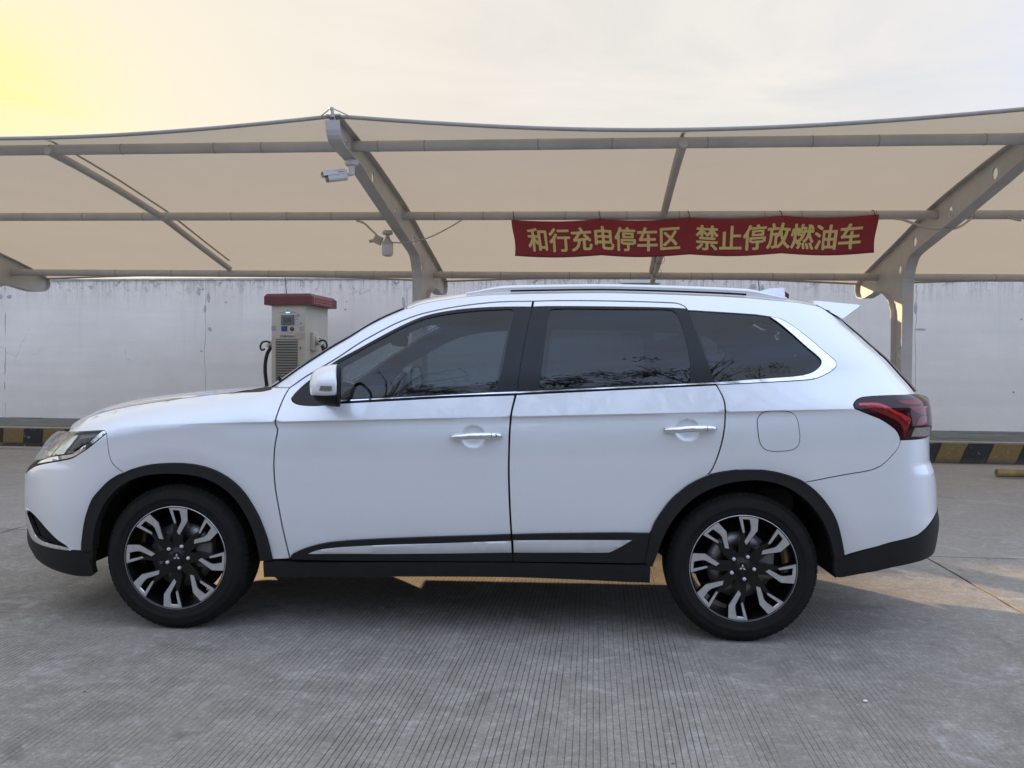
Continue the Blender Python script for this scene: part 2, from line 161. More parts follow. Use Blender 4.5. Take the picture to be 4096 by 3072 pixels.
def flat(name,col,rough=.5,metal=0,coat=0,spec=.5,var=.0,vscale=8,bump=0,bscale=60,coatr=.04):
    if name in MATS: return MATS[name]
    n=NT(name); v=n.coord()
    c=col
    kw={}
    if var:
        f=n.noise(v,vscale,5,.6)
        c=n.mix(n.mr(f,.3,.7),tuple(x*(1-var) for x in col),tuple(min(1,x*(1+var)) for x in col))
    if bump: kw['Normal']=n.bump(n.noise(v,bscale,3),bump,.004)
    b=n.bsdf(Base__Color=c,Roughness=rough,Metallic=metal,Coat__Weight=coat,Coat__Roughness=coatr,**kw)
    b.inputs['Specular IOR Level'].default_value=spec
    MATS[name]=n.done(b); return MATS[name]
def paint_mat():
    n=NT('pearl_white_paint'); v=n.coord()
    f=n.noise(v,900,1,.5); d=n.noise(v,1.7,5,.6)
    c=n.mix(n.mr(f,.35,.65),(.81,.835,.87),(.87,.895,.925))
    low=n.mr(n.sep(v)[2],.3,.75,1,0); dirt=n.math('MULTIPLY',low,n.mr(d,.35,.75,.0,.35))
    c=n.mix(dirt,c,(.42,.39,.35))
    return n.done(n.bsdf(Base__Color=c,Roughness=n.mr(d,.3,.7,.30,.37),Metallic=.36,Coat__Weight=1.0,Coat__Roughness=.025,Coat__IOR=1.6))
def glass_mat(name,tint,refl=1.0):
    n=NT(name); ge=n.n('ShaderNodeNewGeometry'); dp=n.n('ShaderNodeVectorMath',_operation='DOT_PRODUCT'); n.set(dp.inputs[0],ge.outputs['Normal']); n.set(dp.inputs[1],ge.outputs['Incoming'])
    fr=n.math('ADD',n.math('MULTIPLY',n.math('POWER',n.math('SUBTRACT',1.0,n.math('ABSOLUTE',dp.outputs['Value'])),5.0),.93),.045)
    t=n.n('ShaderNodeBsdfTransparent',Color=tint); g=n.n('ShaderNodeBsdfGlossy',Color=(refl,refl,refl),Roughness=.012)
    m=n.n('ShaderNodeMixShader'); n.set(m.inputs[0],n.math('MULTIPLY',fr,1.15)); n.set(m.inputs[1],t); n.set(m.inputs[2],g)
    return n.done(m)
def emit_mat(name,col,st):
    n=NT(name); return n.done(n.n('ShaderNodeEmission',Color=col,Strength=st))
M_PAINT=paint_mat()
M_BLACK=flat('black_trim_plastic',(.013,.0125,.0125),.6,spec=.3,bump=.25,bscale=900,var=.12,vscale=14)
M_GLOSS=flat('gloss_black_trim',(.010,.011,.013),.20,coat=0,spec=.35)
M_DARK=flat('dark_cavity',(.008,.008,.008),.8,spec=.2)
M_CHROME=flat('chrome',(.86,.87,.88),.07,metal=1)
M_SATIN=flat('satin_silver',(.60,.60,.61),.34,metal=.35,coat=.4,var=.04)
M_ALLOY=flat('machined_alloy',(.62,.62,.63),.34,metal=.8,var=.12,vscale=30)
M_BLKALLOY=flat('gloss_black_alloy',(.006,.006,.006),.3,coat=.15,spec=.3)
M_RUBBER=flat('tyre_rubber',(.010,.0095,.009),.8,spec=.25,var=.25,vscale=20,bump=.2,bscale=300)
M_GLASS_F=glass_mat('tinted_glass_front',(.27,.32,.345),.95)
M_GLASS_R=glass_mat('tinted_glass_rear',(.155,.19,.21),.95)
M_WSCREEN=glass_mat('windscreen_glass',(.72,.78,.76),.95)
M_LENS=glass_mat('clear_lens',(.90,.92,.92),.9)
M_HOUSING=flat('lamp_housing_grey',(.16,.16,.155),.3,metal=.5)
M_REFL=flat('lamp_reflector',(.78,.78,.76),.15,metal=.9)
M_RED=flat('red_lamp_lens',(.20,.005,.008),.14,coat=.3)
M_REDHOT=flat('bright_red_reflector',(.62,.012,.018),.15,coat=1)
M_SMOKE=flat('smoked_red_lens',(.026,.005,.008),.10,coat=.35,spec=.35)
M_SEAT=flat('seat_fabric_beige',(.10,.095,.09),.8,var=.1)
M_INT=flat('cabin_dark_grey',(.028,.028,.03),.7)
M_HEADLINER=flat('headliner_grey',(.30,.29,.27),.9)
M_STEEL=flat('painted_steel_grey',(.50,.49,.475),.45,var=.10,vscale=3,bump=.1,bscale=40)
# ------------------------------------------------------------------ object helpers
def link(o,parent=None):
    COL.objects.link(o)
    if parent is not None: o.parent=parent
    return o
def tag(o,label=None,cat=None,group=None,kind=None):
    if label: o['label']=label
    if cat: o['category']=cat
    if group: o['group']=group
    if kind: o['kind']=kind
    return o
def empty(name,loc=(0,0,0),rz=0,label=None,cat=None,group=None,parent=None):
    o=bpy.data.objects.new(name,None); o.location=loc; o.rotation_euler=(0,0,rz); o.empty_display_size=.1
    link(o,parent); return tag(o,label,cat,group)
def mesh_obj(name,verts,faces,mat,parent=None,smooth=False,normals=None):
    me=bpy.data.meshes.new(name); me.from_pydata([tuple(v) for v in verts],[],[tuple(f) for f in faces]); me.update()
    if mat: me.materials.append(mat)
    if smooth: me.polygons.foreach_set('use_smooth',[True]*len(me.polygons))
    if normals is not None:
        me.polygons.foreach_set('use_smooth',[True]*len(me.polygons)); me.normals_split_custom_set_from_vertices([tuple(n) for n in normals])
    o=bpy.data.objects.new(name,me); return link(o,parent)
class MB:
    """collects shapes into one mesh"""
    def __init__(s): s.v=[]; s.f=[]; s.sm=[]
    def add(s,v,f,smooth=False):
        b=len(s.v); s.v+= [tuple(p) for p in v]; s.f+=[tuple(b+i for i in q) for q in f]; s.sm+=[smooth]*len(f); return s
    def box(s,x0,x1,y0,y1,z0,z1,bev=0):
        if bev:
            bm=bmesh.new(); bmesh.ops.create_cube(bm,size=1)
            for v in bm.verts: v.co=Vector(((x0+x1)/2+v.co.x*(x1-x0),(y0+y1)/2+v.co.y*(y1-y0),(z0+z1)/2+v.co.z*(z1-z0)))
            bmesh.ops.bevel(bm,geom=bm.edges[:],offset=bev,segments=2,affect='EDGES',profile=.5)
            return s.bm(bm)
        v=[(x0,y0,z0),(x1,y0,z0),(x1,y1,z0),(x0,y1,z0),(x0,y0,z1),(x1,y0,z1),(x1,y1,z1),(x0,y1,z1)]
        return s.add(v,[(3,2,1,0),(4,5,6,7),(0,1,5,4),(1,2,6,5),(2,3,7,6),(3,0,4,7)])
    def bm(s,bm,smooth=False,mat=None):
        bm.verts.index_update(); v=[(mat@q.co if mat else q.co.copy()) for q in bm.verts]; f=[[q.index for q in p.verts] for p in bm.faces]; bm.free(); return s.add(v,f,smooth)
    def tube(s,pts,rad,n=10,cap=True,flat_=1.0,smooth=True):
        pts=[Vector(p) for p in pts]; rs=rad if isinstance(rad,(list,tuple)) else [rad]*len(pts)
        ring=[]; up=Vector((0,0,1)); pv=None
        for i,p in enumerate(pts):
            t=(pts[min(i+1,len(pts)-1)]-pts[max(i-1,0)]).normalized()
            a=pv-t*pv.dot(t) if pv is not None else (up-t*up.dot(t) if abs(t.z)<.95 else Vector((1,0,0))-t*t.x)
            a.normalize(); pv=a; b=t.cross(a)
            ring.append([p+(a*math.cos(2*math.pi*k/n)*flat_+b*math.sin(2*math.pi*k/n))*rs[i] for k in range(n)])
        v=[q for r in ring for q in r]; f=[]
        for i in range(len(pts)-1):
            for k in range(n):
                k2=(k+1)%n; f.append((i*n+k,i*n+k2,(i+1)*n+k2,(i+1)*n+k))
        s.add(v,f,smooth)
        if cap: s.add(ring[0],[tuple(reversed(range(n)))]); s.add(ring[-1],[tuple(range(n))])
        return s
    def lathe(s,prof,n=32,axis='z',org=(0,0,0),smooth=True,closed=False):
        """prof: (radius, height)"""
        v=[];f=[];m=len(prof)
        for k in range(n):
            a=2*math.pi*k/n; ca,sa=math.cos(a),math.sin(a)
            for r,h in prof:
                if axis=='z': p=(r*ca,r*sa,h)
                elif axis=='y': p=(r*ca,h,r*sa)
                else: p=(h,r*ca,r*sa)
                v.append((p[0]+org[0],p[1]+org[1],p[2]+org[2]))
        for k in range(n):
            k2=(k+1)%n
            for j in range(m-1 if not closed else m):
                j2=(j+1)%m
                q=(k*m+j,k*m+j2,k2*m+j2,k2*m+j)
                f.append(q if axis!='y' else tuple(reversed(q)))
        return s.add(v,f,smooth)
    def prism(s,poly,a,b,axis='y'):
        """extrude a 2D polygon (may be concave) from a to b along the axis"""
        n=len(poly)
        def P(p,t): return (p[0],t,p[1]) if axis=='y' else ((p[0],p[1],t) if axis=='z' else (t,p[0],p[1]))
        res=delaunay_2d_cdt([Vector(p) for p in poly],[],[list(range(n))],1,1e-6)
        vs=[tuple(p) for p in res[0]]
        s.add([P(p,a) for p in vs],[tuple(q) for q in res[2]]); s.add([P(p,b) for p in vs],[tuple(reversed(q)) for q in res[2]])
        s.add([P(p,a) for p in poly]+[P(p,b) for p in poly],[(i,(i+1)%n,n+(i+1)%n,n+i) for i in range(n)]); return s
    def build(s,name,mat,parent=None,recalc=True):
        me=bpy.data.meshes.new(name); me.from_pydata(s.v,[],s.f); me.update()
        if recalc:
            bm=bmesh.new(); bm.from_mesh(me); bmesh.ops.recalc_face_normals(bm,faces=bm.faces[:]); bm.to_mesh(me); bm.free()
        if len(me.polygons)==len(s.sm): me.polygons.foreach_set('use_smooth',s.sm)
        if mat: me.materials.append(mat)
        return link(bpy.data.objects.new(name,me),parent)
def copy_tree(o,parent=None):
    c=o.copy(); COL.objects.link(c)
    if parent is not None: c.parent=parent
    for ch in list(o.children): copy_tree(ch,c)
    return c
def text_mesh(body,size,bold=0.0):
    """flat letters as verts / faces in the xy plane, measured from the lower left"""
    cu=bpy.data.curves.new('t','FONT'); cu.body=body; cu.size=size; cu.offset=bold; cu.resolution_u=4; cu.fill_mode='FRONT'
    o=bpy.data.objects.new('t',cu); COL.objects.link(o); dg=bpy.context.evaluated_depsgraph_get(); me=bpy.data.meshes.new_from_object(o.evaluated_get(dg))
    v=np.array([q.co[:] for q in me.vertices]) if len(me.vertices) else np.zeros((0,3)); f=[tuple(p.vertices) for p in me.polygons]
    bpy.data.objects.remove(o); bpy.data.curves.remove(cu); bpy.data.meshes.remove(me)
    if len(v): v=v-np.array([v[:,0].min(),v[:,1].min(),0])
    return v,f
# ------------------------------------------------------------------ the setting. site frame: u along the canopy, v away from the camera
TH=R(5.92)
def site(name,**kw): return empty(name,(0,0,0),-TH,**kw)
def u2w(u,v,z=0): return Vector((u*math.cos(TH)+v*math.sin(TH),-u*math.sin(TH)+v*math.cos(TH),z))
def concrete_mat(grooved):
    n=NT('tined_concrete' if grooved else 'smooth_concrete'); v=n.coord(); x=n.sep(v)
    big=n.noise(v,.55,6,.62); mid=n.noise(v,5.5,6,.65,.4); fine=n.noise(v,70,4,.7); spk=n.noise(v,230,2,.6)
    c=n.mix(n.mr(big,.3,.7),(.21,.186,.152),(.375,.338,.283)); c=n.mix(n.mr(mid,.35,.72,0,.75),c,(.46,.418,.355)); 
    c=n.mix(n.mr(fine,.36,.66,.45,0),c,(.10,.098,.095)); c=n.mix(n.mr(spk,.57,.70,0,.55),c,(.60,.57,.535))
    # dust drifts and old stains with shapes of their own
    st=n.noise(v,2.1,5,.7,1.4); c=n.mix(n.mr(st,.56,.68,0,.45),c,(.54,.525,.515)); c=n.mix(n.mr(n.noise(v,3.3,4,.6,.8),  .61,.71,0,.55),c,(.13,.12,.105))
    fm=n.noise(v,24,5,.72); c=n.mix(n.mr(fm,.30,.55,.42,0),c,(.16,.15,.135)); c=n.mix(n.mr(fm,.55,.72,0,.45),c,(.52,.485,.43))
    pit2=n.n('ShaderNodeTexVoronoi',Vector=v,Scale=4.3).outputs['Distance']; c=n.mix(n.math('MULTIPLY',n.mr(pit2,.022,.034,1,0),n.mr(n.noise(v,2.3,2),.45,.5)),c,(.045,.042,.04))
    pit=n.n('ShaderNodeTexVoronoi',Vector=v,Scale=9).outputs['Distance']; pm=n.math('MULTIPLY',n.mr(pit,.0,.055,1,0),n.mr(n.noise(v,4,2),.5,.6))
    c=n.mix(n.math('MULTIPLY',pm,.8),c,(.05,.048,.045))
    h=n.math('ADD',n.math('MULTIPLY',mid,.5),n.math('MULTIPLY',fine,.35))
    if grooved:
        wob=n.noise(n.n('ShaderNodeMapping',Vector=v,Scale=(7,1.2,1)).outputs[0],1,3)
        comb=n.math('FLOOR',n.math('DIVIDE',n.math('ADD',x[0],n.math('MULTIPLY',n.noise(v,.35,1),.25)),.262))
        rnd=n.n('ShaderNodeTexWhiteNoise',_noise_dimensions='1D',W=comb).outputs['Value']
        u=n.math('ADD',x[0],n.math('ADD',n.math('MULTIPLY',n.math('SUBTRACT',wob,.5),.010),n.math('MULTIPLY',n.math('MULTIPLY',x[1],n.math('SUBTRACT',rnd,.5)),.028)))
        fr=n.math('ABSOLUTE',n.math('SUBTRACT',n.math('FRACT',n.math('DIVIDE',u,.0232)),.5))
        wid=n.mr(rnd,0,1,.14,.075)
        g=n.mr(fr,0,wid,1,0,True)
        inc=n.math('FRACT',n.math('DIVIDE',n.math('ADD',x[0],n.math('MULTIPLY',n.noise(v,.35,1),.25)),.262)); gap=n.mr(inc,.0,.09,0,1)
        fade=n.noise(n.n('ShaderNodeMapping',Vector=v,Scale=(3.2,.85,1)).outputs[0],1.15,4,.6,.5)
        thr=n.math('ADD',.27,n.math('MULTIPLY',rnd,.16))
        keep=n.mr(n.math('SUBTRACT',fade,thr),.0,.14,0,1)
        right=n.mr(n.math('ADD',x[0],n.math('MULTIPLY',n.noise(v,1.1,3),1.6)),1.3,2.9,1,.0)
        g=n.math('MULTIPLY',n.math('MULTIPLY',g,keep),n.math('MULTIPLY',gap,right))
        c=n.mix(n.math('MULTIPLY',g,n.mr(mid,.3,.6,1,.6)),c,(.030,.029,.028)); h=n.math('SUBTRACT',h,n.math('MULTIPLY',g,1.2))
    else:
        sw=n.noise(n.n('ShaderNodeMapping',Vector=v,Scale=(.7,16,1)).outputs[0],1.6,5,.6); c=n.mix(n.mr(sw,.3,.7,0,.55),c,(.36,.335,.305)); h=n.math('ADD',h,n.math('MULTIPLY',sw,.8))
    return n.done(n.bsdf(Base__Color=c,Roughness=n.mr(mid,.3,.7,.72,.92),Normal=n.bump(h,.45,.004)))
M_CON_G=concrete_mat(True); M_CON_S=concrete_mat(False)
M_SOIL=flat('joint_dirt',(.018,.016,.014),.95,var=.4,vscale=25,bump=.5,bscale=80)
gsz=400
ground=mesh_obj('ground',[(-gsz,-gsz,-.03),(gsz,-gsz,-.03),(gsz,gsz,-.03),(-gsz,gsz,-.03)],[(0,1,2,3)],M_SOIL); ground.rotation_euler=(0,0,-TH); tag(ground,kind='structure')
def slab(u0,u1,v0,v1,mat):
    g=.009; nu=max(2,int((u1-u0)/.35)); nv=max(2,int((v1-v0)/.35)); V=[];Fc=[]
    ang=[]
    def edge(a,b,n,fix,ax):
        out=[]
        for i in range(n):
            t=a+(b-a)*i/n; j=(random.random()-.5)*.009
            out.append((t,fix+j) if ax==0 else (fix+j,t))
        return out
    ring=edge(u0+g,u1-g,nu*3,v0+g,0)+edge(v0+g,v1-g,nv*3,u1-g,1)+edge(u1-g,u0+g,nu*3,v1-g,0)+edge(v1-g,v0+g,nv*3,u0+g,1)
    m=MB().prism(ring,-.03,0,'z'); o=m.build('concrete_slab',mat,ground); return o
us=[-24.3,-17.67,-11.04,-4.41,2.235,8.86,15.49,22.1]; vsn=[-18,-12,-6.0,-.2,5.67,11.45]
for i in range(len(us)-1):
    for j in range(len(vsn)-1): slab(us[i],us[i+1],vsn[j],vsn[j+1],M_CON_G if j<4 else M_CON_S)
# kerb of painted stones
def kerb_mat(name,col,worn):
    n=NT(name); v=n.coord(); a=n.noise(v,7,6,.65,.6); b=n.noise(v,26,4,.7)
    c=n.mix(n.mr(b,.3,.7),tuple(x*.75 for x in col),tuple(x*1.15 for x in col))
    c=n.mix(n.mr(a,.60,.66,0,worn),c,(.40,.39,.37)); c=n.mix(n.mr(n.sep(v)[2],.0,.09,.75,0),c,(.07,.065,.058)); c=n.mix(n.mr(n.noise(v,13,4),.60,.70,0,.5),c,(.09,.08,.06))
    return n.done(n.bsdf(Base__Color=c,Roughness=.75,Normal=n.bump(a,.4,.01)))
M_KY=kerb_mat('worn_yellow_kerb_paint',(.23,.155,.05),.8); M_KB=kerb_mat('worn_black_kerb_paint',(.028,.027,.026),.85)
M_KTOP=flat('kerb_bare_concrete',(.30,.285,.25),.9,var=.2,vscale=6,bump=.3,bscale=30)
kerb=MB().box(-24,22,11.505,11.72,-.03,.285).build('kerb',M_KTOP); kerb.rotation_euler=(0,0,-TH); tag(kerb,kind='structure')
def kerb_run(z0,z1,v0,v1,us_,slant,start):
    for i in range(len(us_)-1):
        a,b=us_[i],us_[i+1]; s0=slant(a); s1=slant(b); g=.002
        m=MB(); q=[(a-s0+g,z0),(b-s1-g,z0),(b+s1-g,z1),(a+s0+g,z1)]
        m.prism(q,v0,v1,'y'); m.build('kerb_stone',M_KY if (i+start)%2 else M_KB,kerb)
ks=[-12.0+.345*i+random.uniform(-.02,.02) for i in range(62)]
# black stone starts at the photo's u = 4.68
off=4.68-min(ks,key=lambda q:abs(q-4.68)); ks=[q+off for q in ks]; i0=min(range(len(ks)),key=lambda i:abs(ks[i]-4.68))
kerb_run(.0,.272,11.46,11.51,ks,lambda q:.055 if q>0 else .012,(i0)%2+1)
kl=[-16.0+.78*i for i in range(14)]
kerb_run(.0,.055,11.30,11.45,kl,lambda q:0.0,1)
lip=MB().box(-16,-5.9,11.02,11.295,-.02,.018).build('gutter_strip',flat('gutter_concrete',(.33,.315,.29),.9,var=.15,bump=.3,bscale=25)); lip.rotation_euler=(0,0,-TH); tag(lip,kind='structure')
# raised strip of mossy pavers between kerb and wall
pav=site('pavement',label=None); tag(pav,kind='structure')
def paver_mat():
    n=NT('mossy_paver'); v=n.coord(); a=n.noise(v,2.2,6,.65); b=n.noise(v,18,5,.7)
    c=n.mix(n.mr(a,.35,.65),(.085,.088,.072),(.17,.17,.145)); c=n.mix(n.mr(b,.45,.7,0,.6),c,(.055,.07,.05)); return n.done(n.bsdf(Base__Color=c,Roughness=.95,Normal=n.bump(b,.5,.01)))
M_PAV=paver_mat()
base=mesh_obj('paver_bed',[(-24,11.7,.262),(22,11.7,.262),(22,15.2,.185),(-24,15.2,.185)],[(0,1,2,3)],M_SOIL,pav)
def zpav(v): return .27+(v-11.72)*(.19-.27)/(15.1-11.72)
pm=None
for i in range(34):
    for j in range(4):
        a=-13.2+i*.70; v0=11.73+j*.83; v1=v0+.815; dz=random.uniform(-.003,.003); sk=.16*(1 if a>0 else -1)
        P=[(a+sk*j,v0),(a+.69+sk*j,v0),(a+.69+sk*(j+1),v1),(a+sk*(j+1),v1)]
        mesh_obj('paver',[(p[0],p[1],zpav(p[1])+dz) for p in P]+[(p[0],p[1],zpav(p[1])-.03) for p in P],[(0,1,2,3),(0,4,5,1),(1,5,6,2),(2,6,7,3),(3,7,4,0)],M_PAV,pav)
# boundary wall
def wall_mat():
    n=NT('weathered_white_wall'); v=n.coord(); x=n.sep(v)
    a=n.noise(v,.5,6,.6); hb=n.noise(n.n('ShaderNodeMapping',Vector=v,Scale=(.35,1,5)).outputs[0],1,4,.55); f=n.noise(v,24,5,.7)
    c=n.mix(n.mr(a,.3,.7),(.71,.645,.57),(.85,.785,.705)); c=n.mix(n.mr(hb,.4,.7,0,.40),c,(.64,.60,.56)); c=n.mix(n.mr(f,.55,.8,0,.25),c,(.40,.39,.37))
    # grime that has run down from the coping
    top=n.mr(x[2],2.25,2.9,0,1); dr=n.noise(n.n('ShaderNodeMapping',Vector=v,Scale=(16,1,.9)).outputs[0],1,6,.7,.3); dr2=n.noise(v,7.0,6,.75,1.0)
    m=n.math('MULTIPLY',n.math('POWER',top,1.7),n.mr(dr,.46,.70,0,.75)); c=n.mix(m,c,(.24,.23,.22))
    m2=n.math('MULTIPLY',n.math('POWER',top,3.5),n.mr(dr2,.53,.66,0,.9)); c=n.mix(m2,c,(.07,.068,.065))
    drip=n.math('MULTIPLY',n.mr(x[2],1.2,2.7,0,.55),n.mr(n.noise(n.n('ShaderNodeMapping',Vector=v,Scale=(5,1,.25)).outputs[0],1,4,.6),.58,.75)); c=n.mix(drip,c,(.50,.485,.49))
    # hairline cracks
    wv=n.n('ShaderNodeVectorMath',_operation='ADD'); n.set(wv.inputs[0],v); nn=n.n('ShaderNodeTexNoise',Vector=v,Scale=5,Detail=5); sc=n.n('ShaderNodeVectorMath',_operation='SCALE',Scale=.16); n.set(sc.inputs[0],nn.outputs['Color']); n.set(wv.inputs[1],sc.outputs[0])
    vo=n.n('ShaderNodeTexVoronoi',_feature='DISTANCE_TO_EDGE',Vector=wv.outputs[0],Scale=.85).outputs['Distance']
    cm=n.math('MULTIPLY',n.mr(vo,0,.0035,1,0),n.mr(n.noise(v,.8,3),.58,.64)); c=n.mix(n.math('MULTIPLY',cm,.6),c,(.12,.115,.11))
    sp=n.n('ShaderNodeTexVoronoi',Vector=v,Scale=2.6).outputs['Distance']; c=n.mix(n.math('MULTIPLY',n.mr(sp,.035,.05,1,0),n.mr(n.noise(v,1.3,2),.52,.56)),c,(.11,.105,.10))
    return n.done(n.bsdf(Base__Color=c,Roughness=.85,Normal=n.bump(n.math('SUBTRACT',f,n.math('MULTIPLY',cm,1.5)),.3,.01)))
M_WALL=wall_mat()
wall=site('boundary_wall',label='long weathered white plastered wall with grime under its top, behind the carport',cat='wall')
wj=[-26,-20.0,-15.8,-11.85,-7.62,-3.58,.05,2.92,5.72,8.12,12.2,16.4,20.8,25]
def cracked_edge(u,z0,z1,n,seed):
    r=random.Random(seed); out=[]; o=0
    for i in range(n+1):
        o=o*.7+r.uniform(-.014,.014); out.append((u+o,z0+(z1-z0)*i/n))
    return out
WT=2.94
for i in range(len(wj)-1):
    wt=WT if wj[i]>-11.9 else 3.56; L_=cracked_edge(wj[i],.0,wt,26,i); R_=cracked_edge(wj[i+1],.0,wt,26,i+1)  # far-left panels taller: unseen extra height added to shade the ground
    gl=random.Random(i*3+1)
    poly=[(p[0]+.0035,p[1]) for p in L_]; poly2=[(p[0]-.0035,p[1]) for p in R_]
    MB().prism(poly2+poly[::-1],15.0,15.2,'y').build('wall_panel',M_WALL,wall)
MB().box(-26,25,15.06,15.14,0,WT-.01).box(-26,-11.9,15.06,15.14,WT-.01,3.55).build('wall_core',M_SOIL,wall)
MB().box(-11.85,25,14.975,15.22,WT,WT+.035).box(-26,-11.86,14.975,15.22,3.56,3.6).build('coping',flat('wall_coping_grey',(.40,.39,.37),.9,var=.3,vscale=5,bump=.4,bscale=20),wall)
# plaster patches where the wall joints were repaired
M_PATCH=flat('grey_plaster_patch',(.40,.395,.40),.9,var=.15,vscale=12)
def patch(u,z,w,h,seed):
    r=random.Random(seed); k=9; P=[(u+w*.5*math.cos(2*math.pi*i/k)*r.uniform(.6,1),z+h*.5*math.sin(2*math.pi*i/k)*r.uniform(.6,1)) for i in range(k)]
    MB().prism(P,14.996,15.01,'y').build('plaster_patch',M_PATCH,wall)
for u,z,w,h,s in [(-7.75,2.72,.10,.20,1),(-7.55,2.6,.08,.22,2),(-7.62,2.38,.07,.2,3),(-7.52,1.98,.10,.10,4),(-11.75,2.62,.12,.1,5),(-11.95,2.63,.13,.13,6),(-7.7,1.55,.07,.05,7),(2.86,2.75,.12,.22,8),(3.02,2.74,.09,.2,9),(5.70,2.38,.07,.28,10),(5.78,2.0,.25,.05,11),(8.02,2.6,.08,.3,12),(8.22,2.62,.12,.16,13),(8.1,2.2,.09,.12,14),(-3.65,2.5,.07,.3,15)]: patch(u,z,w,h,s)
# ------------------------------------------------------------------ the carport
GRADE=.0105
def gz(u): return -GRADE*(u+2.36)
def fabric_mat():
    n=NT('cream_membrane'); v=n.coord(); a=n.noise(v,1.1,5,.6); b=n.noise(v,260,2,.5); s=n.noise(n.n('ShaderNodeMapping',Vector=v,Scale=(.6,3,1)).outputs[0],1.6,4,.6)
    c=n.mix(n.mr(a,.3,.7),(.47,.45,.42),(.54,.52,.485)); c=n.mix(n.mr(s,.55,.75,0,.18),c,(.47,.44,.40))
    d=n.bsdf(Base__Color=c,Roughness=.65,Normal=n.bump(b,.08,.002)); t=n.n('ShaderNodeBsdfTranslucent',Color=(.66,.61,.505,1))
    m=n.n('ShaderNodeMixShader'); m.inputs[0].default_value=.33; n.set(m.inputs[1],d); n.set(m.inputs[2],t); return n.done(m)
M_FAB=fabric_mat(); M_SEAM=flat('membrane_seam_grey',(.34,.32,.29),.75,var=.08)
canopy=site('carport',label='long cream membrane carport on curved grey steel arms behind the white car',cat='carport')
ARM_U=[-8.98,-2.36,3.88]
TOP=[(7.02,3.52),(7.25,3.495),(7.95,3.44),(8.63,3.36),(9.70,3.20),(10.73,2.965),(11.85,2.72),(12.29,2.585)]
BOT=[(7.0,3.47),(7.045,3.353),(7.183,3.29),(7.63,3.256),(8.13,3.153),(9.07,2.968),(9.725,2.843),(10.19,2.757),(10.33,2.68),(10.44,2.498),(10.47,2.17),(10.48,0)]
HOOK=[(12.29,2.585),(12.30,2.50),(12.24,2.42),(12.12,2.385),(11.9,2.372),(11.6,2.405),(11.4,2.415),(11.2,2.37),(11.0,2.28),(10.88,2.15),(10.83,1.95),(10.82,1.0),(10.82,0)]
def ztop(v): return float(np.interp(v,[p[0] for p in TOP],[p[1] for p in TOP]))
def smooth_line(pts,k=4):
    P=[Vector(p).to_3d() for p in pts]; out=[]
    for i in range(len(P)-1):
        p0,p1,p2,p3=P[max(i-1,0)],P[i],P[i+1],P[min(i+2,len(P)-1)]
        for j in range(k):
            t=j/k; out.append(.5*((2*p1)+(-p0+p2)*t+(2*p0-5*p1+4*p2-p3)*t*t+(-p0+3*p1-3*p2+p3)*t**3))
    out.append(P[-1]); return [(q.x,q.y) for q in out]
topS=smooth_line(TOP); botS=smooth_line(BOT,3); hookS=smooth_line(HOOK,3)
HOLES=[(7.42,3.37,.055),(8.3,3.26,.06),(9.28,3.08,.06),(10.25,2.90,.06),(10.72,2.62,.06),(10.65,1.55,.075)]
